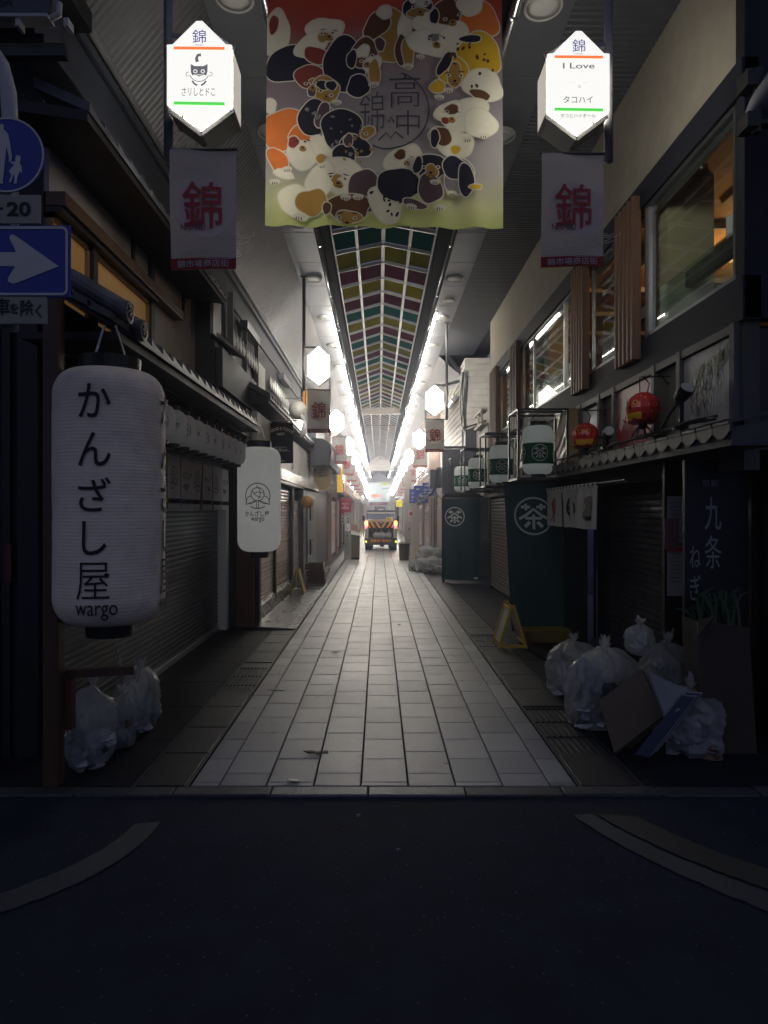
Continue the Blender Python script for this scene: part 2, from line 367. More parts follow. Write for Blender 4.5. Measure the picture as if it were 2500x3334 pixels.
# litter on the tiles
LEAF = mat("dead_leaf", (.05, .04, .03), .8, var=.3)
def scrap(x, y, s, lab, m, pts):
    f = lambda u, v, w_=0: (x+u*s, y+v*s, .013+w_+.012*abs(sin(u*5+v*3)))
    tag(MB().prism(pts, f, 0, .003).build("litter", m, loc=(x, y, .012)), lab, "litter")
scrap(-.46, 4.98, .10, "dark crumpled leaf scrap lying on the near tiles", LEAF, [(-1, .2), (-.4, .35), (.1, .1), (.8, .3), (.9, -.2), (.3, -.25), (.2, -.6), (-.1, -.3), (-.6, -.1)])
scrap(-.55, 8.55, .045, "small pale bottle cap on the tiles left of centre", MIDGREY, [(cos(t*.7), sin(t*.7)) for t in range(9)])
scrap(-.56, 4.47, .06, "black damp rag scrap on the kerb joint", BLACK, [(-.8, 0), (-.2, .4), (.5, .3), (.7, -.3), (-.1, -.5)])
scrap(-1.02, 6.7, .09, "thin pale twist of paper on the left tiles", MIDGREY, [(-1, .1), (0, -.03), (1, -.15), (1, -.2), (0, -.09), (-1, .03)])
scrap(-.12, 3.95, .014, "small pale pebble on the dark road", MIDGREY, [(cos(t*.9), .7*sin(t*.9)) for t in range(7)])
scrap(.10, 3.55, .010, "tiny pale stone chip on the road nearest the camera", MIDGREY, [(cos(t*.9), .7*sin(t*.9)) for t in range(7)])
scrap(.32, 10.6, .028, "dark gum spot on the right of the tiles", BLACK, [(cos(t*.9), .8*sin(t*.9)) for t in range(7)])
# ================================================================== arcade roof
H = 6.3
RF = thing("arcade_roof", "grey metal arcade roof with coloured glass skylight over the lane", "roof", (0, 4.4, 0))
SOFF = mat("soffit_metal", (.22, .23, .265), .45, metal=.2, var=.15, vs=1.2)
YE = 91.9
for a, b in ((-1.55, -1.0), (1.22, 1.74)):
    mb = MB(); y = 4.42
    while y < YE:
        mb.box(a, b, y+.006, y+1.294, H, H+.05); y += 1.3
    mb.build("soffit", SOFF, RF, bevel=.004)
MB().box(-3, 3, 4.4, YE, H+.052, H+.12).build("roof_deck", DKGREY, RF) if False else None
# deck over both soffits, open over the skylight
MB().box(-3.2, -.82, 4.4, YE, H+.055, H+.12).box(1.02, 3.2, 4.4, YE, H+.055, H+.12).build("roof_deck", DKGREY, RF)
# curb and skylight
sx0, sx1, rx = -.80, .97, .085
MB().box(-1.0, -.82, 4.4, YE, H+.0, H+.05).box(-.84, -.80, 4.4, YE, H+.052, H+.26).box(1.0, 1.22, 4.4, YE, H, H+.05).box(.97, 1.01, 4.4, YE, H+.052, H+.26).build("skylight_curb", mat("curb_black", (.012, .012, .014), .85, spec=.08, var=.2), RF)
FRM = mat("skylight_frame", (.46, .46, .46), .45, metal=0, var=.15)
PANE = {}
for k, c in (("teal", (.002, .058, .05)), ("yellow", (.105, .092, .003)), ("plum", (.055, .014, .028)), ("clear", (.10, .092, .088))):
    PANE[k] = mat("glass_"+k, c, .6, spec=.0, var=.25, vs=2)
zr, zo, dl = H+.62, H+.14, .75          # ridge and outer edge height, ridge leads the edge by dl
def sky(x, y, f, side):                 # point on the pane: f 0 at ridge..1 outer
    xo = sx0 if side < 0 else sx1
    return Vector((rx+(xo-rx)*f, y-dl*f, zr+(zo-zr)*f))
mb = MB(); pitch = .93; seq = ["plum", "teal", "yellow", "plum", "yellow", "plum", "teal", "yellow", "plum", "teal", "yellow", "plum", "teal", "yellow"]
pan = {k: MB() for k in PANE}
y = 5.5; i = 0; n0 = 0
while y < 62:
    st = pitch if y < 31 else pitch*.86
    for sd in (-1, 1):
        mb.bar(sky(rx, y, 0, sd), sky(0, y, 1, sd), .06, .06)
        for f0, f1 in ((.02, .52), (.56, .99)):
            q = [sky(0, y+.03, f0, sd), sky(0, y+.03, f1, sd), sky(0, y+st-.03, f1, sd), sky(0, y+st-.03, f0, sd)]
            up = Vector((0, 0, .03)); k = seq[(i+8) % 14] if y < 31 else "clear"
            tl = Vector((0, 0, random.uniform(-.012, .012)))
            pan[k].hexa([p+up+(tl if j > 1 else -tl) for j, p in enumerate(q)]+[p+up*1.3+(tl if j > 1 else -tl) for j, p in enumerate(q)])
    y += st; i += 1
for sd in (-1, 1):
    for f in (.54, 1.0): mb.bar(sky(0, 5.5, f, sd), sky(0, 62.5, f, sd), .055, .06)
mb.bar((rx, 5.4, zr+.02), (rx, 62.5, zr+.02), .07, .09)
mb.build("skylight_frame", FRM, RF)
for k in pan:
    o = pan[k].build("glass_pane", PANE[k], RF); o["label"] = {"teal": "rows of teal glass panes", "yellow": "rows of yellow glass panes", "plum": "rows of plum glass panes", "clear": "rows of plain grey glass panes"}[k]
# rails
for x in (-.985, 1.205):
    mb = MB(); mb.tube([(x, 4.4, H-.06), (x, YE, H-.06)], .045, 12)
    yy = 6.
    while yy < 40: mb.tube([(x, yy, H-.06), (x, yy+.06, H-.06)], .05, 12); yy += 2.6
    mb.build("rail_pipe", CHROME, RF, smooth=True)
# left sloped corrugated lining, right flat lining then sloped beyond the first shop
CORL = mat("lining_left", (.20, .197, .205), .5, metal=.2, var=.15, vs=1.5)
CORR = mat("lining_right", (.12, .13, .15), .45, metal=.3, var=.15, vs=1.5)
def corr(name, p, q, y0, y1, per, amp, m, nrm):
    n = int((y1-y0)/per); mb = MB(); ys = []
    for k in range(n): a = y0+k*per; ys += [(a, 0), (a+per*.55, 0), (a+per*.68, amp), (a+per*.87, amp)]
    vs = []
    for y_, d in ys:
        for pt in (p, q): vs.append((pt[0]+nrm[0]*d, y_, pt[1]+nrm[1]*d))
    mb.add(vs, [(2*k, 2*k+1, 2*k+3, 2*k+2) for k in range(len(ys)-1)])
    return mb.build(name, m, RF)
corr("lining", (-1.55, H), (-2.26, 5.45), 4.4, 70, .075, .014, CORL, (-.77, .64))
corr("lining", (1.74, H-.01), (2.72, H-.01), 4.4, 19.6, .078, .016, CORR, (0, 1))
corr("lining", (1.74, H), (2.42, 5.68), 19.6, 70, .075, .014, CORL, (.6, .7))
MB().box(-2.36, -2.24, 4.4, 19.4, 4.92, 5.44).box(-2.24, -2.19, 4.4, 19.4, 5.30, 5.36).box(-2.42, -2.18, 4.4, 19.4, 4.86, 4.917).build("gutter_beam", mat("gutter_grey", (.04, .045, .062), .6, metal=.1, var=.25), RF, bevel=.01)
MB().tube([(-2.20, 4.4, 5.46), (-2.20, 19.4, 5.46)], .03, 8).build("edge_pipe", MIDGREY, RF)
MB().tube([(-2.30, 9.5, 4.80), (-2.30, 19.3, 4.80)], .022, 8).tube([(-2.26, 9.5, 4.72), (-2.26, 19.3, 4.72)], .014, 8).build("conduit", MIDGREY, RF)
MB().bar((1.99, 19.55, H), (2.46, 19.55, 5.66), .05, .10).bar((2.46, 19.6, 5.66), (3.4, 19.6, 5.75), .07, .1).bar((2.46, 19.6, 5.6), (1.95, 20.6, 5.62), .06, .08).build("bracket", CHAR, RF)
# cross beams
BEAM = mat("beam_white", (.62, .58, .54), .5, var=.15)
MB().box(-.80, 1.0, 30.9, 31.1, H-.06, H+.24).build("cross_beam", BEAM, RF, bevel=.01)
MB().box(-.88, 1.08, 62.4, 62.8, H-.3, H+.2).build("cross_beam", BEAM, RF)
MB().box(-1.35, 1.5, 66, 66.4, H-.55, H-.1).build("cross_beam", BEAM, RF)
MB().tube([(-.98, 33.5, H-.25), (1.2, 33.5, H-.25)], .014, 6).build("tie_rod", DKGREY, RF)
mb = MB(); y = 66.5
while y < YE:
    mb.bar((rx, y, zr), (-1., y-.3, H+.1), .08, .08).bar((rx, y, zr), (1.2, y-.3, H+.1), .08, .08); y += 2.2
mb.add([(rx, 62, zr+.05), (-1., 62, H+.12), (-1., YE, H+.12), (rx, YE, zr+.05), (1.2, 62, H+.12), (1.2, YE, H+.12)], [(0, 1, 2, 3), (0, 4, 5, 3)])
mb.build("gable_lining", mat("gable_board", (.58, .52, .47), .6, var=.15), RF)
# strip lights along the rails
STRIP = mat("tube_light", (.9, .9, .9), .5, var=0, emit=28, ecol=(1, .94, .82))
for sd, x in (("left", -1.085), ("right", 1.30)):
    k = 0; y = 15.2
    while y < 89:
        t = thing("strip_light", "white tube light beside the %s roof rail, %s from the street mouth" % (sd, ORD[k]), "tube light", (x, y, H-.02), "tube lights along the roof rails")
        MB().box(x-.03, x+.03, y, y+2.4, H-.025, H-.004).build("housing", WHITE_P, t)
        MB().tube([(x, y+.04, H-.045), (x, y+2.36, H-.045)], .016, 8).build("tube", STRIP, t)
        y += 2.62; k += 1
# round downlights in the soffit (switched off)
DISC = mat("downlight_disc", (.88, .87, .84), .5, var=.05)
def downlight(x, y, r, lab):
    t = thing("downlight", lab, "ceiling light", (x, y, H), "round downlights in the soffit")
    MB().lathe((x, y, H), [(r, -.002), (r*1.02, -.03), (r*.93, -.045), (r*.88, -.03)], 28, cap=False).build("rim", WHITE_P, t, smooth=True)
    MB().lathe((x, y, H), [(r*.89, -.03), (r*.5, -.036), (0.001, -.038)], 28).build("diffuser", DISC, t, smooth=True)
    return t
for sd, x, ys in (("left", -1.26, [5.9, 8.0, 10.5]+[13.04+2.65*k for k in range(16)]), ("right", 1.46, [6.0, 8.07, 10.6]+[13.04+2.65*k for k in range(16)])):
    p = None
    for k, y in enumerate(ys):
        lab = "white disc downlight in the %s soffit, %s from the street mouth" % (sd, ORD[k])
        p = downlight(x, y, .17, lab) if p is None else (dup(p, (x, y, H), lab) and p)
downlight(1.50, 14.4, .115, "smaller white disc downlight between two larger ones in right soffit")
# ================================================================== hexagon sign lanterns and small banners
FACE = mat("lantern_face", (.85, .84, .78), .5, var=0, emit=.50, ecol=(1, .985, .92)); FACEB = mat("lantern_back", (.85, .84, .78), .5, var=0, emit=9, ecol=(1, .95, .84)); FACEM = mat("lantern_face_mid", (.85, .84, .78), .5, var=0, emit=3.5, ecol=(1, .96, .86))  # back panel, out of view, made far brighter than the front for extra light
FACEF = mat("lantern_face_bright", (.85, .84, .78), .5, var=0, emit=40, ecol=(1, .945, .84))
SIDE = mat("lantern_side", (.75, .73, .68), .5, var=.1, emit=.22, ecol=(1, .9, .78))
SIDEB = mat("lantern_wall_side", (.75, .73, .68), .5, var=.1, emit=7, ecol=(1, .93, .78))  # unseen side panel, brightness added to light the wall beside it
UND = mat("lantern_underside", (.16, .16, .165), .4, metal=.3, var=.1)
GREYP = mat("grey_print", (.14, .14, .16), .6, var=0, emit=.075, ecol=(.9, .9, 1))
BARO = mat("lit_orange_print", (.8, .16, .05), .5, var=0, emit=.5, ecol=(1, .22, .06)); BARR = mat("lit_red_print", (.5, .05, .05), .5, var=0, emit=.5, ecol=(1, .14, .1)); BARG = mat("lit_green_print", (.09, .45, .07), .5, var=0, emit=.36, ecol=(.14, 1, .14))
NAVYP = mat("navy_print", (.05, .05, .14), .6, var=0, emit=.12, ecol=(.35, .35, 1))
POLE = mat("pole_grey", (.17, .17, .185), .45, metal=.4, var=.2)
def hexpoly(w_, h):     # flat sides, small shoulders, pointed top and foot
    a, s = w_/2, h*.5
    return [(0, -s), (a*.80, -s*.56), (a, -s*.545), (a, s*.56), (a*.82, s*.57), (.02, s), (-.02, s), (-a*.82, s*.57), (-a, s*.56), (-a, -s*.545), (-a*.80, -s*.56)]
def hexlantern(x, y, z, lab, art, face, wd=.42, h=.72, near=False):
    t = thing("sign_lantern", lab, "sign lantern", (x, y, z), "hexagonal lit sign lanterns along the lane")
    dp = .30; P = hexpoly(wd, h); P2 = hexpoly(wd*1.05, h*1.03)
    f = front(x, y, z)
    MB().prism(P, f, .02, 0).build("front_panel", face, t)
    fb = plane((x, y+dp, z), (-1, 0, 0), (0, 0, 1)); MB().prism([(a*.9, b*.88) for a, b in P], fb, .02, 0).build("back_panel", FACEB if near else FACEF, t)
    MB().box(x-wd/2, x-wd/2+.012, y+.022, y+dp-.022, z-h*.26, z+h*.27).build("side_panel", SIDE, t)
    MB().box(x+wd/2-.012, x+wd/2, y+.022, y+dp-.022, z-h*.26, z+h*.27).build("side_panel", SIDE if not (near and x > 0) else SIDEB, t)
    mb = MB()
    for yy in (y+.004,):
        for sx in (-1, 1):
            a = wd/2*sx
            mb.bar((x+a*1.0, yy+.03, z-h*.28), (x, yy+.03, z-h*.505), .03, .012, up=(0, 1, 0)); mb.bar((x+a, yy+.03, z+h*.285), (x, yy+.03, z+h*.505), .03, .012, up=(0, 1, 0))
            mb.bar((x+a, yy+.02, z+h*.27), (x+a*1.1, yy+.02, z+h*.315), .014, .014)
    for sx in (-1, 1):
        a = wd/2*sx
        mb.hexa([(x+a*1.02, y+.024, z-h*.285), (x+a*.9, y+.024, z-h*.30), (x+a*.9, y+dp-.024, z-h*.30), (x+a*1.02, y+dp-.024, z-h*.285), (x+a*1.02, y+.024, z-h*.265), (x+a*.9, y+.024, z-h*.28), (x+a*.9, y+dp-.024, z-h*.28), (x+a*1.02, y+dp-.024, z-h*.265)])
        mb.add([(x+a*.9, y+.03, z-h*.30), (x, y+.03, z-h*.49), (x, y+dp-.03, z-h*.49), (x+a*.9, y+dp-.03, z-h*.30)], [(0, 1, 2, 3)])
        mb.add([(x+a*.98, y+.03, z+h*.28), (x, y+.03, z+h*.50), (x, y+dp-.03, z+h*.50), (x+a*.98, y+dp-.03, z+h*.28)], [(0, 1, 2, 3)])
    mb.lathe((x, y+dp/2, z-h*.54), [(.001, 0), (.012, .01), (.012, .03)], 8)
    mb.build("frame", UND, t)
    art(t, lambda u, v, w_=0: f(u*wd/.42, v*h/.72, .024))
    return t
BARM = mat("bar_mix", (.75, .2, .08), .5, var=0)
def head(t, f, red=BARO):
    MB().text("錦", f, h=.09, c=(0, .255), bold=.004).text("NISHIKI", f, w=.055, c=(0, .198)).build("lettering", NAVYP, t)
    MB().poly([(-.165, .168), (.165, .165), (.165, .185), (-.165, .188)], f).build("top_bar", red, t)
    MB().poly([(-.165, -.197), (.165, -.203), (.165, -.182), (-.165, -.176)], f).build("bottom_bar", BARG, t)
def art_cat(t, f):
    head(t, f)
    mb = MB()
    mb.stroke([(-.012, .085), (-.017, .11), (-.008, .13), (.012, .132)], [.022, .02, .018, .022], f)                     # tail
    mb.poly([(-.055, .072), (-.03, .058), (.03, .058), (.055, .072), (.054, .02), (.045, -.005), (.03, .002), (0, -.012), (-.03, .002), (-.045, -.005), (-.054, .02)], f)   # head
    mb.stroke(arc(-.072, .005, .013, 60, 300, 8), .004, f).stroke(arc(.072, .005, .013, -120, 120, 8), .004, f)
    mb.stroke(arc(0, .02, .064, 200, 340, 12), .005, f)
    mb.stroke([(-.045, -.04), (-.03, -.06), (-.012, -.07)], .012, f).stroke([(.045, -.04), (.03, -.06), (.012, -.07)], .012, f)
    mb.text("さリしとドこ", f, w=.215, h=.055, c=(-.005, -.112), bold=.006).build("cat_mark", GREYP, t)
    g2 = lambda u, v: f(u, v)+Vector((0, -.002, 0))
    mb = MB()
    for s in (-1, 1): mb.stroke(arc(s*.024, .022, .011, 0, 360, 12), .005, g2)
    mb.stroke([(-.016, -.002), (-.008, .002), (0, -.003), (.008, .002), (.016, -.002)], .004, g2).build("face_line", FACE, t)
def art_love(t, f):
    head(t, f)
    MB().text("I Love", f, w=.215, h=.04, c=(0, .115), bold=.012).text("・・", f, w=.03, c=(-.05, 0)).text("・・", f, w=.03, c=(.05, 0)).text("の", f, w=.02, c=(.005, -.03)).text("タコハイ", f, w=.20, h=.05, c=(-.005, -.12), bold=.01).text("タコとハイボール", f, w=.24, h=.028, c=(-.005, -.232), bold=.01).build("lettering", GREYP, t)
def art_vert(s1, s2="", red=BARR):
    def a(t, f):
        head(t, f, red); mb = MB().text(s1, f, h=.27, c=(.0, -.01), vertical=True, bold=.008)
        if s2: mb.text(s2, f, h=.24, c=(-.1, -.01), vertical=True)
        mb.build("lettering", GREYP, t)
    return a
def art_rows(t, f):
    head(t, f, BARR)
    mb = MB().text("京", f, w=.05, c=(-.1, .12)).text("味", f, w=.05, c=(.1, .12)).text("・ ・", f, w=.08, c=(0, .08)).text("しる", f, w=.05, c=(-.09, -.06)).text("・", f, w=.02, c=(0, -.03)).text("や", f, w=.04, c=(-.1, -.14)).text("す", f, w=.04, c=(.1, -.14)).build("lettering", GREYP, t)
zl = lambda y: 4.69-.0136*(y-4.5)
hexlantern(-1.19, 4.5, 4.69, "lit hexagon lantern at the left street corner bearing a black cat mark", art_cat, FACE, .43, near=True)
hexlantern(1.39, 4.72, 4.78, "lit hexagon lantern at the right street corner reading I Love", art_love, FACE, .43, near=True)
l2 = hexlantern(-1.15, 12.9, 4.57, "lit hexagon lantern hanging beside the orange shop tag on the left", art_rows, FACEM)
r2 = hexlantern(1.33, 16.1, 4.43, "lit hexagon lantern on a tall pole before white boarded wall on right", art_vert("茶の味", "京錦小路"), FACEM)
l3 = hexlantern(-1.28, 20.3, 4.47, "third lit hexagon lantern from the street along the left side", art_vert("さかり"), FACEF)
r3 = hexlantern(1.52, 25.3, 4.49, "lit hexagon lantern nearest the second banner on the right, two lines of text", art_vert("寿", "京町"), FACEF)
for sd, xx, ys in (("left", -1.2, (27, 31.5, 36, 40.5, 45, 50, 55, 60.5, 66, 71, 77, 83)), ("right", 1.42, (31.5, 36, 40.5, 45, 50, 55, 60.5, 66, 71))):
    for k, y in enumerate(ys):
        dup(r3 if k else l3, (xx, y, zl(y)+.02*(k % 3)), "glaring lit hexagon lantern, %s from the street mouth on the %s" % (ORD[k+3], sd))
# poles that carry lantern and banner
def hanger(x, y, xl, zl_, zb, lab):
    t = thing("lantern_pole", lab, "hanging pole", (x, y, H), "hanging poles of the sign lanterns")
    MB().tube([(x, y, H), (x, y, zb-.02)], .032, 10).build("pole", POLE, t, smooth=True)
    MB().bar((x, y, zl_+.02), (xl, y, zl_+.02), .03, .03).bar((x, y, zb), (xl+(.22 if xl > x else -.22), y, zb), .014, .014).build("arm", POLE, t)
    MB().box(x-.07, x+.07, y-.07, y+.07, H-.02, H).build("flange", POLE, t)
# banner
def bann_mat():
    m = cloth_mat("banner_cloth", (.44, .41, .40), .35, var=.05); nt = m.node_tree; N = nt.nodes; L = nt.links
    return m
BAN = bann_mat()
BLOS = cloth_mat("blossom_print", (.52, .42, .42), .35, var=.1); MOON = cloth_mat("moon_print", (.80, .68, .63), .35, var=.04); WAVE = cloth_mat("wave_print", (.56, .54, .52), .35, var=.03)
REDB = cloth_mat("banner_red", (.36, .04, .045), .3)
def banner(x, y, zt, lab, wd=.44, h=.80, full=True):
    t = thing("hanging_banner", lab, "banner", (x, y, zt-h), "small hanging banners with red brushed kanji")
    bend = lambda u, v, d=0: (x+u, y-d+.012*sin(u*9+v*3)+.01*sin(v*6), zt+v)
    MB().grid(10, 14, lambda u, v: bend((u-.5)*wd, -v*h)).build("cloth", BAN, t, smooth=True)
    MB().tube([(x-wd/2-.01, y, zt), (x+wd/2+.01, y, zt)], .009, 6).build("rod", CHAR, t)
    f2 = lambda u, v: bend(u*wd/.44, -h/2+v*h/.80, .006)
    f1 = lambda u, v: bend(u*wd/.44, -h/2+v*h/.80, .004)
    MB().grid(8, 1, lambda u, v: f1(-.22+.44*u, -.40+.075*v)).build("red_hem", REDB, t)
    if full:
        rn = random.Random(3); mb = MB()
        for k in range(70):
            a, b = rn.uniform(-.205, .205), rn.uniform(.2, .385)
            if b < .25 and abs(a) < .12: continue
            r = rn.uniform(.009, .017); mb.poly([(a+r*(.55+.45*cos(5*q*pi/10*2))*cos(q*pi/10), b+r*(.55+.45*cos(5*q*pi/10*2))*sin(q*pi/10)) for q in range(20)], f2)
        mb.build("blossom_print", BLOS, t)
        MB().poly(arc(.02, .0, .19, 0, 360, 36)[:-1], f1).build("moon_print", MOON, t)
        mb = MB()
        for cx_, cy__, n in ((.02, -.24, 4), (-.08, -.28, 3), (.16, -.2, 3), (.1, -.30, 3), (.19, -.16, 3)):
            for q in range(n): mb.stroke([(cx_+(.03+.025*q)*cos(a_)*1.9, cy__+(.012+.011*q)*sin(a_)) for a_ in [radians(190+160*i/12+q*15) for i in range(13)]], .0035, f2)
        mb.build("wave_print", WAVE, t)
    f3 = lambda u, v: bend(u*wd/.44, -h/2+v*h/.80, .009)
    MB().text("錦", f3, w=.26, h=.31, c=(.0, .02), bold=.008).build("kanji", RED, t)
    MB().text("NISHIKI", f3, w=.165, h=.042, c=(-.065, -.125), bold=.006).build("lettering", mat("dark_red_print", (.13, .05, .05), .7, var=0), t)
    MB().text("錦市場商店街", f3, w=.35, h=.05, c=(0, -.363), bold=.006).build("hem_lettering", mat("hem_white", (.5, .45, .44), .7, var=0), t)
    return t
b1 = banner(-1.175, 4.52, 1.8+1177*4.52/2200, "hanging banner with red kanji at the left street corner")
banner(1.37, 4.78, 1.8+1164*4.78/2200, "hanging banner with red kanji at the right street corner by beige wall")
banner(-1.15, 12.95, 4.12, "hanging banner with red kanji under second left lantern", .44, .82)
banner(1.34, 16.15, 3.99, "hanging banner with red kanji before the white boarded wall", .45, .78)
b3 = banner(-1.2, 20.5, 4.05, "hanging banner with red kanji beside the black curved awning box", .45, .82, False)
banner(1.57, 25.6, 4.4, "hanging banner with red kanji right above the blue signs", .53, .95, False)
for sd, xx, ys in (("left", -1.28, (27.2, 31.7, 36.2, 40.7, 45.2, 50.2)), ("right", 1.55, (31.7, 36.2, 40.7, 45.2, 50.2))):
    for k, y in enumerate(ys):
        dup(b3, (xx, y, 3.23-.013*(y-20)+.1), "far hanging banner with red kanji, %s along the %s of the lane" % (ORD[k+3], sd))
hanger(-1.45, 4.66, -1.19, 5.05, 4.23, "grey hanging pole beside the cat lantern")
hanger(1.66, 4.88, 1.39, 5.14, 4.34, "grey hanging pole beside the I Love lantern")
hanger(-1.44, 13.0, -1.15, 4.93, 4.14, "grey hanging pole beside second left lantern")
hanger(1.63, 16.2, 1.33, 4.8, 4.01, "grey hanging pole before the white boarded wall")
hanger(-1.47, 20.4, -1.2, 4.84, 4.07, "grey hanging pole third along the left side")
hanger(1.75, 25.4, 1.5, 4.86, 4.42, "grey hanging pole above the blue signs")
# ================================================================== big animal-patch cloth banner (plain stand-in pattern)
def cloth_grad():
    m = bpy.data.materials.new("banner_gradient"); m.use_nodes = True; nt = m.node_tree; N = nt.nodes; L = nt.links; b = N["Principled BSDF"]; o = N["Material Output"]
    tc = N.new("ShaderNodeTexCoord"); sp = N.new("ShaderNodeSeparateXYZ"); L.new(tc.outputs["Object"], sp.inputs[0])
    nz = N.new("ShaderNodeTexNoise"); nz.inputs["Scale"].default_value = 1.3; L.new(tc.outputs["Object"], nz.inputs[0])
    ma = N.new("ShaderNodeMath"); ma.operation = 'MULTIPLY_ADD'; ma.inputs[1].default_value = .5; L.new(nz.outputs[0], ma.inputs[0]); L.new(sp.outputs[2], ma.inputs[2])
    r = N.new("ShaderNodeValToRGB"); e = r.color_ramp.elements
    e[0].position = .0; e[0].color = (.60, .68, .22, 1); e[1].position = 1; e[1].color = (.40, .055, .035, 1)
    for p, c in ((.13, (.66, .68, .36, 1)), (.24, (.44, .42, .40, 1)), (.55, (.27, .24, .27, 1)), (.78, (.25, .18, .19, 1)), (.90, (.30, .07, .06, 1))):
        q = e.new(p); q.color = c
    mr = N.new("ShaderNodeMapRange"); mr.inputs[1].default_value = .2; mr.inputs[2].default_value = 2.15; L.new(ma.outputs[0], mr.inputs[0]); L.new(mr.outputs[0], r.inputs[0])
    L.new(r.outputs[0], b.inputs["Base Color"]); b.inputs["Roughness"].default_value = .8; b.inputs["Specular IOR Level"].default_value = .25
    t = N.new("ShaderNodeBsdfTranslucent"); L.new(r.outputs[0], t.inputs[0]); mx = N.new("ShaderNodeMixShader"); mx.inputs[0].default_value = .66
    L.new(b.outputs[0], mx.inputs[1]); L.new(t.outputs[0], mx.inputs[2]); L.new(mx.outputs[0], o.inputs[0]); return m
YB = 5.6; bx0, bx1, bz0, bz1 = (867-1233)/2200*YB, (1632-1233)/2200*YB, 1.8+925/2200*YB, 6.17
BG = thing("cloth_banner", "large cloth banner with coloured animal patches hanging over the lane", "banner", (0, YB, bz0))
bw_, bh_ = bx1-bx0, bz1-bz0
def drape(u, v, d=0):      # u,v in 0..1 from the lower left corner
    taper = (v*.012-.012)*(u-.5)*2
    fold = .035*sin(u*17+v*2.2)*(.35+.65*v)*(.4+.6*abs(u-.5)*2)+.02*sin(u*41+1.3*v)*(1-v)**3+.05*sin(u*5.3+.6)*v
    sag = -.03*sin(u*pi*3.0)**2*v**6
    return (bx0+u*bw_-taper, YB+fold-d, bz0+v*bh_+sag+.006*sin(u*23)*(1-v)**4+.012*(1-2*u)*(1-v))
MB().grid(90, 70, drape).build("cloth", cloth_grad(), BG, smooth=True)
MB().tube([(bx0-.05, YB+.06, bz1+.01), (bx1+.05, YB+.06, bz1+.01)], .018, 8).build("rod", CHAR, BG)
PT = {"w": (.82, .79, .67), "k": (.035, .035, .055), "o": (.72, .23, .06), "y": (.72, .48, .04), "b": (.16, .075, .04), "g": (.28, .26, .27), "t": (.46, .28, .08), "r": (.30, .07, .055), "m": (.13, .085, .10), "e": (.74, .71, .60)}
PTM = {k: cloth_mat("patch_"+k, c, .6, var=.08) for k, c in PT.items()}
pm = MB(); PK = list(PT); LAYER = []
def patch(k, px, py, rx_, ry, rot=0, wob=.12, seed=None, edge=True):
    """soft irregular patch, centre and radii in banner units (765 x 760 hundredths)"""
    rn = random.Random(seed if seed is not None else int(px*7+py*13)); ph = [rn.uniform(0, 6.28) for _ in range(4)]
    def ring(g_):
        o_ = []
        for i in range(40):
            a = 2*pi*i/40; q = 1+wob*(.6*sin(2*a+ph[0])+.5*sin(3*a+ph[1])+.25*sin(5*a+ph[2]))
            x_, y_ = (rx_+g_)*q*cos(a), (ry+g_)*q*sin(a); c_, s_ = cos(rot), sin(rot); o_.append((px+x_*c_-y_*s_, py+x_*s_+y_*c_))
        return o_
    def put(kk, o_):
        R0 = max(rx_, ry)*1.1; lv = 1+max([l for x_, y_, r_, l in LAYER if (x_-px)**2+(y_-py)**2 < (r_+R0)**2] or [0]); LAYER.append((px, py, R0, lv)); d = .003+.0007*lv
        o_ = [(min(765, max(0, x_)), min(742, max(-20, y_))) for x_, y_ in o_]; cx_ = sum(p[0] for p in o_)/40; cy_2 = sum(p[1] for p in o_)/40
        vs = []; fs = []; R_ = 8
        for q in range(R_+1):
            for p in o_: vs.append(drape((cx_+(p[0]-cx_)*q/R_)/765, (746-(cy_2+(p[1]-cy_2)*q/R_))/792, d))
        for q in range(R_):
            for i in range(40): fs.append((q*40+i, q*40+(i+1) % 40, (q+1)*40+(i+1) % 40, (q+1)*40+i))
        pm.add(vs, fs, PK.index(kk))
    if edge: put("e", ring(4))
    put(k, ring(0))
D = patch
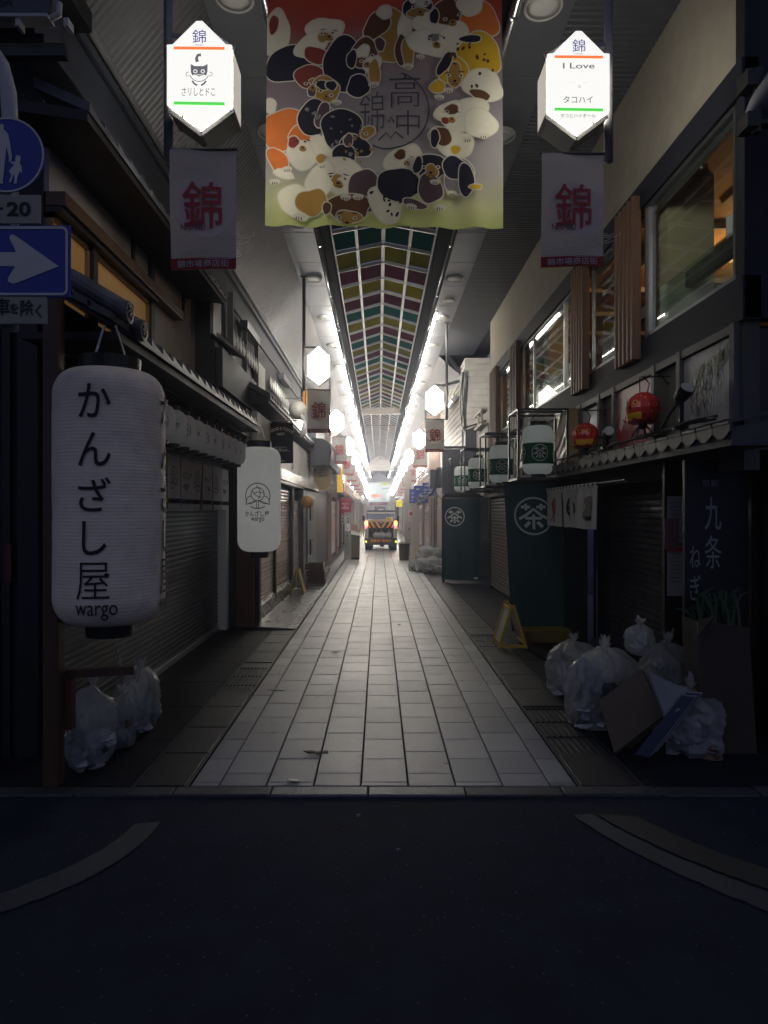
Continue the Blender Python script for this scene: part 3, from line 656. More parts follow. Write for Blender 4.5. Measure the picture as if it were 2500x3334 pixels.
# (coordinates: x 0..765 across, y 0 at the picture's top edge .. 746 at the hem)
for a in [("w", 30, 105, 45, 75, .2), ("r", 22, 75, 16, 30, .2), ("k", 75, 210, 75, 62, -.3), ("w", 190, 95, 58, 42, -.3), ("w", 150, 145, 60, 36, -.7), ("t", 185, 120, 18, 18), ("r", 165, 185, 42, 28, .4), ("r", 140, 255, 44, 40, .3), ("t", 158, 275, 16, 12), ("k", 255, 215, 72, 90, .1), ("k", 300, 285, 38, 35, .3), ("t", 195, 298, 44, 42), ("k", 186, 285, 20, 16), ("k", 212, 285, 16, 16), ("m", 150, 305, 12, 20),
          ("t", 395, 130, 68, 92, .15), ("b", 360, 90, 36, 50, .5), ("w", 385, 50, 24, 20), ("w", 450, 110, 22, 48, .1), ("b", 440, 185, 20, 52), ("t", 460, 190, 18, 50), ("b", 320, 180, 46, 48, .2), ("w", 315, 172, 20, 20), ("w", 345, 218, 26, 28, .5), ("k", 278, 195, 16, 28, .2), ("m", 370, 155, 15, 22, -.4), ("t", 352, 245, 18, 40),
          ("k", 490, 45, 50, 34, -.2), ("w", 500, 22, 34, 16), ("t", 495, 62, 36, 16, -.1), ("w", 540, 90, 62, 36, -.3), ("b", 590, 60, 46, 44), ("k", 545, 72, 14, 24), ("o", 690, 90, 60, 60, .4), ("w", 660, 35, 42, 38), ("w", 530, 160, 72, 40, .1), ("g", 545, 140, 20, 12), ("w", 610, 140, 40, 50, .3),
          ("y", 690, 200, 72, 62, .25), ("k", 660, 152, 32, 12, .1), ("y", 605, 250, 46, 46), ("t", 610, 262, 22, 38, .1), ("k", 578, 225, 16, 40, .5), ("y", 555, 300, 26, 18, -.5), ("w", 700, 300, 66, 46, .2), ("b", 690, 330, 34, 14, .3), ("w", 640, 390, 70, 52, -.2), ("w", 590, 380, 44, 30, -.3), ("b", 600, 372, 22, 16, -.4), ("r", 580, 408, 14, 10), ("w", 690, 420, 50, 46, .5), ("w", 600, 480, 68, 44, .3), ("b", 565, 460, 34, 30), ("k", 545, 468, 14, 28), ("y", 612, 500, 14, 14),
          ("o", 55, 425, 62, 78, .5), ("w", 12, 345, 20, 22), ("o", 115, 450, 40, 36, -.3), ("w", 120, 510, 54, 44), ("w", 190, 480, 40, 54, -.6), ("o", 40, 530, 26, 52, -.5), ("r", 90, 470, 18, 18), ("w", 60, 575, 36, 12, .4),
          ("k", 165, 395, 58, 62, .3), ("m", 185, 385, 22, 40, .3), ("k", 245, 430, 68, 66, .5), ("k", 290, 485, 50, 36, .2), ("t", 330, 440, 24, 18, -.4), ("k", 255, 520, 34, 44), ("m", 268, 465, 14, 20),
          ("w", 245, 570, 68, 44, .15), ("w", 180, 600, 44, 58, .2), ("t", 180, 530, 16, 14), ("t", 240, 600, 26, 18), ("w", 265, 620, 46, 34), ("w", 100, 670, 56, 52, .6), ("t", 150, 670, 48, 44, -.4), ("m", 320, 630, 52, 66, -.3), ("b", 270, 690, 72, 44), ("t", 270, 720, 40, 20), ("b", 200, 695, 14, 18), ("w", 390, 670, 48, 72, -.5),
          ("w", 445, 525, 62, 38, -.2), ("b", 435, 515, 18, 16), ("k", 430, 615, 70, 52, .4), ("k", 535, 560, 52, 38), ("t", 535, 575, 18, 22), ("k", 490, 555, 14, 26, .3), ("m", 530, 630, 40, 44), ("g", 620, 585, 48, 52, .2), ("k", 610, 560, 40, 36, .3), ("k", 645, 600, 24, 52), ("m", 480, 680, 36, 14, .2), ("y", 675, 625, 18, 8)]:
    D(*a)
rn = random.Random(5)
for cx_, cy_2, kk, n, sp_ in ((165, 395, "g", 8, 26), (250, 440, "g", 16, 45), (280, 500, "t", 9, 24), (400, 670, "k", 16, 26), (700, 225, "b", 9, 30), (620, 190, "b", 8, 20)):
    for q in range(n): D(kk, cx_+rn.gauss(0, sp_), cy_2+rn.gauss(0, sp_), rn.uniform(3, 8), rn.uniform(3, 7), rn.random()*3, .15, q, False)
for fx_, fy_, q in ((204, 108, 1.), (152, 285, .9), (196, 312, .9), (328, 205, .9), (500, 48, 1.), (603, 80, 1.), (552, 150, 1.), (610, 268, 1.1), (236, 596, 1.2), (265, 724, 1.2), (532, 566, 1.2), (600, 392, .9), (455, 540, .8), (120, 478, .9)):
    D("t", fx_, fy_+15*q, 13*q, 11*q, 0, .08, 2, False); D("k", fx_, fy_+12*q, 5*q, 3.6*q, 0, .05, 1, False)
    for s_ in (-1, 1): D("k", fx_+s_*5*q, fy_+21*q, 5*q, 1.1*q, s_*.5, .02, 1, False); D("k", fx_+s_*20*q, fy_-13*q, 9*q, 1.6*q, s_*.25, .05, 1, False)
for px_, py_, q in ((30, 600, 1.), (70, 560, 1.), (185, 555, .8), (260, 655, 1.), (300, 655, 1.), (110, 720, 1.1), (470, 690, 1.), (560, 690, 1.1), (600, 640, .9), (350, 285, 1.), (460, 235, 1.), (590, 310, .9), (560, 335, .9), (650, 470, 1.), (700, 460, 1.), (500, 205, .8), (230, 340, .9), (545, 610, .9)):
    D("e", px_, py_, 17*q, 11*q, 0, .1, 3, False)
    for s_ in (-1, 0, 1): D("k", px_+s_*7*q, py_+5*q, 1.3*q, 5*q, 0, .02, 1, False)
for ex, ey in ((180, 110), (215, 106), (130, 280), (178, 306), (212, 318), (310, 205), (345, 190), (478, 45), (520, 28), (580, 80), (625, 70), (528, 148), (576, 142), (590, 262), (630, 266), (128, 470), (212, 590), (258, 594), (240, 722), (290, 724), (510, 562), (555, 562), (325, 445), (585, 380), (450, 555)):
    D("e", ex, ey, 7.5, 6, 0, .05, 1, False); D("k", ex, ey, 3.4, 3.4, 0, .05, 1, False)
pm.build("animal_patches", [PTM[k] for k in PK], BG, smooth=True)
SEAL = cloth_mat("seal_print", (.05, .05, .065), .2, var=0)
fs_ = lambda u, v: drape((405+u)/765, (746-(372-v))/792, .012)
mb = MB().stroke(arc(0, 0, 122, -118, 75, 50), 5, fs_)
mb.text("錦", fs_, w=78, h=130, c=(-62, 0), bold=-.01).text("高", fs_, w=100, h=105, c=(45, 62), bold=-.01).text("中", fs_, w=76, h=80, c=(55, -42), bold=-.006)
mb.stroke([(-40, -92), (-15, -70), (0, -88), (15, -70), (40, -92)], 5, fs_).stroke([(-8, -38), (0, -20), (10, -40)], 5, fs_)
mb.build("seal_print", SEAL, BG)
# ================================================================== left corner house
def slats(mb, x, y0, y1, z0, z1, per, amp, sgn=1, axis='x', mi=0):
    """roller shutter: real slats, bulging towards sgn"""
    n = int((z1-z0)/per); vs = []
    for k in range(n):
        for d, f in ((0, 0), (amp*.8, .18), (amp, .5), (amp*.8, .82), (0, .92)):
            z = z0+(k+f)*per
            for y in (y0, y1): vs.append((x+sgn*d, y, z) if axis == 'x' else (y, x+sgn*d, z))
    m = len(vs)//2
    return mb.add(vs, [(2*i, 2*i+1, 2*i+3, 2*i+2) for i in range(m-1)], mi)
def tile_edge(mb, xe, ze, xi, zi, y0, y1, per=.27, lip=.055):
    """sawtooth pantile eave seen from the street"""
    y = y0
    while y < y1-.02:
        a, b = y, min(y+per, y1)
        n = 6
        for q in range(n):
            u0, u1 = q/n, (q+1)/n; h0, h1 = lip*(1-u0)**1.4, lip*(1-u1)**1.4
            ya, yb = a+(b-a)*u0, a+(b-a)*u1
            P = [(xe, ya, ze-.035), (xe, yb, ze-.035), (xi, yb, zi-.035), (xi, ya, zi-.035), (xe, ya, ze+h0), (xe, yb, ze+h1), (xi, yb, zi+h1), (xi, ya, zi+h0)]
            mb.hexa(P)
        y += per
    return mb
LH = thing("corner_house", "traditional dark timber corner house with tiled eave and amber lit windows", "building", (-2.4, 4.95, 0))
MB().box(-9, -2.46, 4.95, 5.1, 0, 7.6).box(-9, -2.46, 5.1, 10.4, 4.45, 7.6).box(-2.75, -2.46, 5.1, 10.4, 2.3, 4.45).build("wall", mat("dark_wall", (.02, .021, .028), .7, var=.3), LH)
MB().box(-2.19, -2.09, 4.40, 4.50, 0, 3.3).build("corner_post", WOODB, LH, bevel=.006)
MB().box(-2.62, -2.475, 4.90, 4.95, 0, 3.3).box(-2.74, -2.68, 4.91, 4.95, 0, 3.3).build("post", WOODK, LH)
MB().box(-4.6, -2.77, 4.90, 4.948, 1.32, 3.15).build("plaster_panel", mat("cream_plaster", (.48, .40, .34), .85, var=.1, bump=.15, bs=100), LH)
MB().box(-4.6, -2.77, 4.88, 4.948, .0, 1.30).build("dado_board", WOODK, LH)
MB().box(-2.70, -2.66, 4.885, 4.91, 1.28, 1.56).build("fuse_box", mat("red_box", (.12, .02, .02), .5, var=.1), LH)
sh = slats(MB(), -2.44, 5.13, 10.2, .05, 2.32, .058, .013).build("shutter", SHUT, LH)
MB().box(-2.45, -2.40, 5.13, 10.2, .012, .07).build("bottom_bar", ALU, sh)
MB().box(-2.50, -2.36, 5.13, 10.2, 2.32, 2.60).build("shutter_box", CHAR, LH)
MB().box(-2.45, -2.30, 10.2, 10.36, 0, 2.3).build("side_post", WHITE_P, LH, bevel=.005)
MB().box(-2.46, -2.42, 7.10, 10.35, 2.62, 4.62).build("plaster_wall", PLAST, LH)
MB().box(-2.46, -2.42, 4.96, 7.10, 4.15, 4.62).build("plaster_strip", PLAST, LH)
MB().box(-2.45, -2.30, 4.96, 7.97, 4.045, 4.15).build("beam", WOODB, LH, bevel=.005)
MB().box(-2.45, -2.33, 4.96, 7.15, 4.0, 4.04).box(-2.45, -2.36, 4.96, 7.15, 3.2, 3.36).build("rail", WOODK, LH)
MB().box(-2.46, -2.38, 7.08, 7.19, 3.1, 4.6).box(-2.46, -2.37, 5.62, 5.71, 3.36, 4.0).box(-2.46, -2.40, 6.6, 6.66, 4.15, 4.5).box(-2.46, -2.40, 8.3, 8.36, 4.15, 4.5).build("post", WOODK, LH)
SHOJI = mat("amber_shoji", (.24, .14, .06), .6, var=.25, vs=1.2, emit=.04, ecol=(1, .52, .16))
for y0, y1 in ((4.97, 5.61), (5.72, 7.07)):
    wn = MB().box(-2.46, -2.40, y0, y0+.03, 3.36, 4.0).box(-2.46, -2.40, y1-.03, y1, 3.36, 4.0).box(-2.46, -2.40, y0, y1, 3.96, 4.0).build("window", mat("window_timber", (.20, .12, .055), .5), LH)
    MB().box(-2.45, -2.43, y0+.03, y1-.03, 3.36, 3.96).build("pane", SHOJI, wn)
MB().hexa([(-2.5, 4.5, 4.48), (-1.94, 4.5, 4.40), (-1.94, 8.5, 4.40), (-2.5, 8.5, 4.48), (-2.5, 4.5, 4.56), (-1.94, 4.5, 4.47), (-1.94, 8.5, 4.47), (-2.5, 8.5, 4.56)]).build("upper_eave", WOODK, LH)
tile_edge(MB(), -1.925, 4.49, -2.3, 4.66, 4.5, 8.55, .25, .035).build("upper_eave_tiles", TILE_R, LH)
tile_edge(MB(), -1.75, 3.07, -2.42, 3.46, 4.95, 10.08).build("lower_eave_tiles", TILE_R, LH)
MB().hexa([(-2.45, 4.62, 2.98), (-1.78, 4.62, 2.97), (-1.78, 10.05, 2.97), (-2.45, 10.05, 2.98), (-2.45, 4.62, 3.02), (-1.78, 4.62, 3.03), (-1.78, 10.05, 3.03), (-2.45, 10.05, 3.38)]).build("lower_eave", WOODK, LH)
mb = MB()
for yy, dz in ((4.66, .05), (4.94, 0)):
    mb.tube([(-1.73, yy, 3.12+dz), (-2.1, yy, 3.34+dz), (-2.5, yy, 3.55+dz)], .068, 14)
    mb.lathe((-1.735, yy, 3.12+dz), [(.078, -.012), (.078, .02), (.055, .022), (.05, .012), (.001, .012)], 20, axis='x')
    for k in range(3): a = k*pi/3; mb.bar((-1.712, yy+.05*cos(a), 3.12+dz+.05*sin(a)), (-1.712, yy-.05*cos(a), 3.12+dz-.05*sin(a)), .012, .008, up=(1, 0, 0))
mb.build("ridge_tile", TILE_R, LH, smooth=False)
mb = MB()     # near verge: a row of flat tiles stepping up to the ridge
for k in range(6):
    x = -1.80-k*.12; z = 3.14+k*.07; mb.hexa([(x-.14, 4.5, z+.02), (x, 4.5, z-.05), (x, 4.92, z-.05), (x-.14, 4.92, z+.02), (x-.14, 4.5, z+.07), (x, 4.5, z+.0), (x, 4.92, z), (x-.14, 4.92, z+.07)])
mb.build("verge_tile", TILE_R, LH)
MB().box(-6, -1.9, 3.9, 4.95, 5.55, 5.65).box(-6, -2.1, 4.3, 4.95, 5.3, 5.45).build("front_eave", WOODK, LH)
# wooden lantern bracket at the post
BRK = thing("timber_bracket", "brown timber bracket arm on the corner post above left garbage bags", "bracket", (-2.2, 4.9, .6))
MB().bar((-2.14, 4.56, .70), (-1.66, 4.60, .72), .055, .055).build("arm", WOODB, BRK)
MB().box(-2.10, -2.05, 4.51, 4.57, .34, .672).build("strut", mat("red_timber", (.13, .05, .03), .5), BRK)
# ------------------------------------------------------------------ giant paper lanterns
PAPER = mat("lantern_paper", (.88, .76, .62), .6, spec=.3, var=.10, vs=3, bump=.25, bs=14, dirt=(.60, .52, .44), ds=2.2)
PAPER2 = cloth_mat("glow_lantern_paper", (.84, .83, .80), .6, var=.05, bump=.1)
def glow(m, e, c): b = m.node_tree.nodes["Principled BSDF"]; b.inputs["Emission Color"].default_value = c+(1,); b.inputs["Emission Strength"].default_value = e; return m
glow(PAPER2, .10, (.95, 1, 1))  # emission put into the paper in place of light falling on it
def barrel(R, Hh, rs=.16, per=.022, amp=.0018, nz=None):
    pr = []; n = int(Hh/per)
    for k in range(n*3+1):
        z = Hh*k/(n*3); e = min(z, Hh-z); r = R
        if e < rs*1.25: q = 1-e/(rs*1.25); r = R-rs*.95*(1-sqrt(max(0, 1-q**2.3)))
        pr.append((r+(amp if k % 3 == 1 else 0), z))
    return pr
def emblem(mb, f, s):
    mb.stroke(arc(0, 0, s, 0, 360, 40)[:-1], s*.075, f, closed=True) if False else None
    mb.stroke(arc(0, 0, s, -28, 208, 40), s*.07, f).stroke(arc(0, .13*s, s*.52, 0, 360, 30), s*.06, f)
    mb.stroke(arc(.0, 0, s, 235, 305, 16), s*.07, f)
    mb.stroke(arc(-.55*s, .2*s, s*.75, -38, 55, 14), s*.05, f).stroke(arc(.35*s, .75*s, s*.85, 205, 268, 14), s*.05, f).stroke(arc(.1*s, -.55*s, s*.85, 60, 120, 12), s*.05, f)
    for q in (-1, 1):
        mb.stroke([(q*.97*s, -.68*s), (q*.45*s, -.5*s), (q*.12*s, -.38*s)], s*.055, f).stroke([(q*.97*s, -.68*s), (q*.93*s, -.3*s), (q*.72*s, -.05*s), (q*.5*s, 0*s)], s*.055, f)
        mb.stroke([(q*.07*s, -.4*s), (q*.07*s, -.97*s)], s*.05, f).stroke([(q*.88*s, -.62*s), (q*.5*s, -.62*s), (q*.14*s, -.42*s)], s*.05, f)
def kana_big(mb, f):
    b = .006
    for ch, z in (("か", .60), ("ん", .295), ("ざ", .01), ("し", -.265)): mb.text(ch, f, w=.20 if ch != "し" else .15, h=.215, c=(0, z), bold=b, cut=.12)
    mb.text("屋", f, w=.205, h=.235, c=(-.01, -.535), bold=-.006, cut=.12)
    mb.text("wargo", f, w=.26, h=.10, c=(.01, -.735), bold=.004, cut=.2)
    mb.poly(arc(.075, -.50, .016, 0, 360, 14)[:-1], f)
def biglantern(x, y, z0, R, Hh, lab, cols, kind):
    t = thing("paper_lantern", lab, "paper lantern", (x, y, z0), "tall white paper lanterns of the corner shop")
    (lambda b_: [setattr(b_, "v", [(x+(p[0]-x)*q, y+(p[1]-y)*q, p[2]) for p in b_.v for q in (1+.012*noise.noise(Vector((p[0]*3, p[1]*3, p[2]*2.2)))+.006*noise.noise(Vector((p[0]*9, p[1]*9, p[2]*14))),)]), b_][1])(MB().lathe((x, y, z0), barrel(R, Hh), 96, cap=False)).build("paper_shade", PAPER if kind == 0 else PAPER2, t, smooth=True)
    MB().lathe((x, y, z0+Hh-.01), [(R*.55, 0), (R*.56, .1), (R*.5, .105)], 32).build("top_ring", BLACK, t)
    MB().lathe((x, y, z0-.09), [(R*.42, 0), (R*.44, .10)], 32).build("bottom_ring", BLACK, t)
    mb = MB().tube([(x-R*.3, y, z0+Hh+.09), (x-R*.1, y, z0+Hh+.32)], .008, 6).tube([(x+R*.3, y, z0+Hh+.09), (x+R*.1, y, z0+Hh+.32)], .008, 6)
    if kind == 0: mb.tube([(x-R*.9+.1*R*cos(a/8*pi), y-.05, z0+Hh-.12+.28*sin(a/8*pi)) for a in range(1)]+[(x-R*1.0, y-.02, z0+Hh-.12), (x-R*1.0, y-.02, z0+Hh+.03), (x-R*.85, y, z0+Hh+.12), (x-R*.6, y, z0+Hh+.10), (x-R*.55, y, z0+Hh+.05)], .006, 6)
    mb.build("hanging_wire", STEEL, t)
    mb = MB()
    for c in cols:
        f = cyl(x, y, z0+Hh*.5, R+.0095, c)
        if kind == 0: kana_big(mb, lambda u, v, f=f: f(u, v))
        else:
            fe = cyl(x, y, z0+Hh*.53, R+.0095, c); emblem(mb, fe, .205*R/.36)
            mb.text("かんざし屋", f, w=.36*R/.318, h=.085*R/.318, c=(-.01, -.30*R/.318+.09), bold=.012, cut=.2).text("wargo", f, w=.19*R/.318, h=.075*R/.318, c=(.0, -.39*R/.318+.09), bold=.008, cut=.2)
    mb.build("lettering", INK, t)
    return t
L1 = biglantern(-1.83, 4.6, 1.045, .36, 1.70, "giant white paper lantern with column of black kana nearest the left corner", [radians(7+90*k) for k in range(4)], 0)
mb = MB()
for k in range(9):
    z = .94-k*.026; a = (k % 2)*pi/2
    mb.tube([(-1.80+.01*cos(a)*cos(q*pi/4)+k*.006, 4.6+.01*sin(a)*cos(q*pi/4), z+.017*sin(q*pi/4)) for q in range(9)], .0025, 5)
mb.build("tether_chain", STEEL, L1)
biglantern(-1.77, 10.0, 1.8-131*10/2200, .318, 1.535, "tall white paper lantern with round flower emblem by the shutter end", [radians(6), radians(126), radians(246)], 1)
MB()
# ------------------------------------------------------------------ row of small lanterns
SPAPER = glow(cloth_mat("small_lantern_paper", (.80, .80, .80), .6, var=.06), .015, (.9, .97, 1))  # faint glow added to the paper so the row looks brighter lit
def smalllantern(k, y):
    x = -2.05; z = 2.46; R = .145; Hh = .34
    t = thing("small_lantern", "small round paper lantern in the row under the left eave, %s from the street" % ORD[k], "paper lantern", (x, y, z), "row of small paper lanterns under the left eave")
    MB().lathe((x, y, z), barrel(R, Hh, .10, .014, .0012), 32).build("paper_shade", SPAPER, t, smooth=True)
    MB().lathe((x, y, z+Hh-.005), [(R*.5, 0), (R*.52, .045)], 20).lathe((x, y, z-.03), [(R*.55, 0), (R*.55, .04)], 20).build("ring", BLACK, t)
    MB().tube([(x, y, z+Hh+.04), (x+.01, y, z+Hh+.08), (x-.02, y, z+Hh+.11), (x, y, z+Hh+.16)], .007, 6).build("hook", BLACK, t)
    mb = MB()
    for c in range(3):
        f = cyl(x, y, z+Hh*.5, R+.003, radians(20+120*c))
        if k % 2: emblem(mb, f, .075)
        else: mb.text("wargo", f, w=.14, h=.06, bold=.008, cut=.15)
    mb.build("lettering", INK, t); return t
sl = [smalllantern(0, 5.95), smalllantern(1, 6.32)]
for k in range(2, 13): dup(sl[k % 2], (-2.05, 5.95+.37*k, 2.46), "small round paper lantern in the row under the left eave, %s from the street" % ORD[k])
LR = MB().box(-2.07, -2.03, 5.7, 10.6, 2.955, 2.99).build("lantern_rail", WOODK, loc=(-2.05, 8, 2.95)); tag(LR, "dark timber rail carrying the row of small paper lanterns", "rail")
# ------------------------------------------------------------------ noren of the corner shop
NOR = cloth_mat("noren_white", (.66, .66, .68), .35, var=.08)
NBLK = cloth_mat("noren_band", (.03, .03, .04), .1)
nt_ = thing("noren_curtain", "long white shop curtain with dark hem band over the left shutter", "curtain", (-2.25, 8, 1.85))
MB().tube([(-2.25, 5.7, 2.42), (-2.25, 10.15, 2.42)], .014, 8).build("rod", WOODK, nt_)
for k in range(9):
    y0 = 5.72+k*.49; y1 = y0+.455; rn = random.Random(k); ph = rn.uniform(0, 6)
    def nf(u, v, d=0, y0=y0, y1=y1, ph=ph): return (-2.25+.028*sin(u*7+ph)*v+.02*v*sin(ph*3)+d, y0+(y1-y0)*u+.02*(u-.5)*v, 2.42-.60*v)
    pn = MB().grid(10, 8, nf).build("panel", NOR, nt_, smooth=True)
    MB().grid(10, 1, lambda u, v: nf(u, .80+.09*v, .005)).build("hem_band", NBLK, pn)
    fm = lambda a, b: nf(.5+a/(y1-y0), .42-b/.6, .006); mb = MB()
    if k % 2: emblem(mb, fm, .12)
    else: mb.text("かんざし屋", fm, w=.36, h=.085, c=(0, .05), bold=.005).text("wargo", fm, w=.2, h=.075, c=(0, -.09), bold=.01)
    mb.build("print", INK, pn)
# ================================================================== second left house (shop beyond the corner house)
L2H = thing("timber_shop", "black timber shop with white zigzag trim and two steel shutters on the left", "building", (-2.1, 10.4, 0))
BW = mat("black_boards", (.022, .022, .028), .6, var=.3, vs=5, stretch=(1, 1, .1), bump=.2)
MB().box(-3.2, -2.16, 8.9, 21, 3.4, 4.78).box(-3.2, -2.06, 10.5, 21, 0, 3.4).build("wall", BW, L2H)
MB().box(-2.2, -1.93, 10.45, 10.5, 0, 1.45).build("side_board", mat("russet_board", (.13, .065, .04), .45, var=.3, vs=5, stretch=(1, 1, .1)), L2H)
MB().box(-1.92, -1.84, 10.44, 10.60, 0, 1.36).box(-2.2, -1.82, 10.42, 10.62, 1.36, 1.62).build("corner_post", WOODK, L2H)
for y0, y1 in ((10.7, 12.95), (13.1, 15.3)):
    s_ = slats(MB(), -2.03, y0, y1, .22, 2.3, .07, .016).build("shutter", SHUTR, L2H)
    MB().box(-2.04, -1.99, y0, y1, .2, .235).build("bottom_bar", STEEL, s_)
MB().box(-2.05, -1.98, 10.62, 10.7, 0, 2.35).box(-2.05, -1.98, 12.96, 13.09, 0, 2.35).box(-2.05, -1.95, 15.31, 15.5, 0, 2.35).build("shutter_guide", DKGREY, L2H)
slats(MB(), -1.97, 15.52, 16.6, .3, 2.1, .07, .014).build("shutter", SHUTD, L2H)
MB().hexa([(-2.08, 10.6, 0), (-1.9, 10.6, 0), (-1.9, 16.6, 0), (-2.08, 16.6, 0), (-2.08, 10.6, .2), (-1.98, 10.6, .2), (-1.98, 16.6, .2), (-2.08, 16.6, .2)]).build("plinth", mat("worn_plinth", (.20, .19, .19), .35, metal=.4, var=.4, vs=3), L2H)
MB().box(-2.05, -1.84, 10.9, 20.6, 2.40, 2.62).build("canopy_fascia", mat("pale_metal", (.50, .49, .47), .4, metal=.3, var=.3, vs=2), L2H, bevel=.008)
MB().box(-2.05, -1.86, 10.9, 20.6, 2.34, 2.40).build("canopy_soffit", BLACK, L2H)
for k, (y0, y1, tx) in enumerate(((10.95, 13.4, ""), (13.46, 16.6, "京の台所"), (16.7, 20.5, "うなぎや"))):
    p = MB().box(-2.06, -1.97, y0, y1, 2.64, 3.42).build("sign_panel", mat("sign_white", (.56, .55, .53), .5, var=.06), L2H)
    if tx: MB().text(tx, onleft(-1.966, (y0+y1)/2, 3.02), w=.42, h=.66, vertical=True, bold=.02).build("lettering", INK, p) if False else MB().text(tx, onleft(-1.966, y0+(y1-y0)*.62, 3.02), h=.68, w=.34, vertical=True, bold=.0).build("lettering", INK, p)
tile_edge(MB(), -1.75, 3.64, -2.2, 3.9, 10.9, 20.8, .30, .06).build("eave_tiles", TILE_R, L2H)
MB().hexa([(-2.2, 10.9, 3.52), (-1.78, 10.9, 3.55), (-1.78, 20.8, 3.55), (-2.2, 20.8, 3.52), (-2.2, 10.9, 3.8), (-1.78, 10.9, 3.61), (-1.78, 20.8, 3.61), (-2.2, 20.8, 3.8)]).build("eave", WOODK, L2H)
MB().box(-2.19, -2.08, 9.0, 11.5, 3.46, 3.98).build("dark_box", DKGREY, L2H)
MB().hexa([(-2.14, 8.7, 4.10), (-1.95, 9.9, 4.02), (-1.95, 9.95, 4.02), (-2.14, 9.95, 4.10), (-2.14, 8.7, 4.16), (-1.95, 9.9, 4.06), (-1.95, 9.95, 4.06), (-2.14, 9.95, 4.16)]).build("sill_board", PLAST, L2H)
MB().box(-2.16, -2.12, 8.66, 9.08, 4.08, 4.80).build("grey_pane", mat("pale_pane", (.28, .32, .33), .35, var=.1), L2H)
MB().box(-2.14, -2.06, 9.55, 9.60, 4.05, 4.9).box(-2.14, -2.07, 11.6, 11.66, 3.9, 4.7).box(-2.14, -2.07, 10.6, 10.64, 3.98, 4.7).build("post", MIDGREY, L2H)
MB().box(-2.15, -2.10, 11.72, 12.5, 3.98, 4.42).build("white_panel", WHITE_P, L2H)
def zig(y0, y1, n, z):
    for k in range(n):
        ya, yb = y0+(y1-y0)*k/n, y0+(y1-y0)*(k+1)/n; m_ = (ya+yb)/2
        yield [(ya, z), (ya+(yb-ya)*.35, z+.14), (yb, z+.02), (yb, z-.0), (ya+(yb-ya)*.62, z-.13)]
f = plane((-2.09, 0, 0), (0, 1, 0), (0, 0, 1))
for y0, y1, n in ((9.62, 11.62, 9), (12.9, 15.6, 10)):
    mb = MB()
    for pl in zig(y0, y1, n, 4.27): mb.prism(pl, f, 0, .015)
    mb.build("zigzag_trim", WHITE_P, L2H)
mb = MB()
for k in range(14): y = 9.7+k*.06; mb.box(-2.16, -2.12, y, y+.02, 4.0, 4.2)
mb.build("lattice", BLACK, L2H)
for y in (10.4, 14.4):
    MB().box(-2.14, -2.02, y, y+1.1, 4.62, 4.74).build("awning_box", mat("blue_grey", (.12, .14, .17), .35, metal=.4), L2H)
# wedge plate ramp and step
RAMP = mat("chequer_plate", (.13, .135, .14), .3, metal=.7, var=.35, vs=3, bump=.6, bs=45, dirt=(.05, .05, .05), ds=2)
tag(MB().hexa([(-1.88, 10.2, .0), (-1.27, 10.2, .0), (-1.27, 16.4, .0), (-1.88, 16.4, .0), (-1.88, 10.2, .06), (-1.27, 10.2, .022), (-1.27, 16.4, .022), (-1.88, 16.4, .06)]).build("metal_ramp", RAMP, loc=(-1.6, 13, 0)), "dull steel chequer plate ramp lying along the left gutter", "ramp")
mb = MB(); rn = random.Random(2); y = 10.2
while y < 16.4: d = rn.uniform(.05, .16); mb.box(-1.272-rn.uniform(0, .02), -1.25+rn.uniform(0, .012), y, y+d*.8, .008, .03+rn.uniform(0, .012)); y += d
tag(mb.build("edge_strip", mat("chipped_edge", (.62, .6, .57), .35, metal=.3, var=.3), loc=(-1.26, 13, 0)), "chipped pale edging strip along the steel ramp", "edging")
# hanging black shop board
wb = thing("hanging_board", "black hanging board with white arched lettering under the second left eave", "sign", (-1.78, 12.3, 2.68))
MB().box(-2.0, -1.56, 12.28, 12.31, 2.67, 3.40).build("board", mat("black_board", (.012, .014, .022), .8, spec=.1, var=.15), wb)
MB().tube([(-2.05, 12.3, 3.45), (-1.5, 12.3, 3.45)], .009, 6).tube([(-1.95, 12.3, 3.40), (-1.95, 12.3, 3.49)], .005, 5).tube([(-1.62, 12.3, 3.40), (-1.62, 12.3, 3.49)], .005, 5).build("rod", STEEL, wb)
f = front(-1.78, 12.277, 3.0); mb = MB()
for i, ch in enumerate("WOODSTOCK"):
    a = radians(126-i*9.0); r = .36; cx_, cz = r*cos(a), r*sin(a)-.06; ca, sa = cos(a-pi/2), sin(a-pi/2)
    fl = lambda u, v, cx_=cx_, cz=cz, ca=ca, sa=sa: f(cx_+u*ca-v*sa, cz+u*sa+v*ca)
    mb.text(ch, fl, h=.052, bold=.02)
mb.text("NEST", f, h=.046, c=(0, .20), bold=.02).text("sundries", f, h=.022, c=(.03, -.285))
rn = random.Random(9)
for k in range(34):      # scribbled straw nest
    x = rn.uniform(-.16, .08); z = -.07+rn.uniform(-.05, .045); l = rn.uniform(.05, .1); mb.stroke([(x, z), (x+l*.5, z+rn.uniform(-.012, .016)), (x+l, z+rn.uniform(-.012, .012))], .0035, f)
mb.build("lettering", mat("cream_print", (.9, .88, .80), .6, var=0), wb)
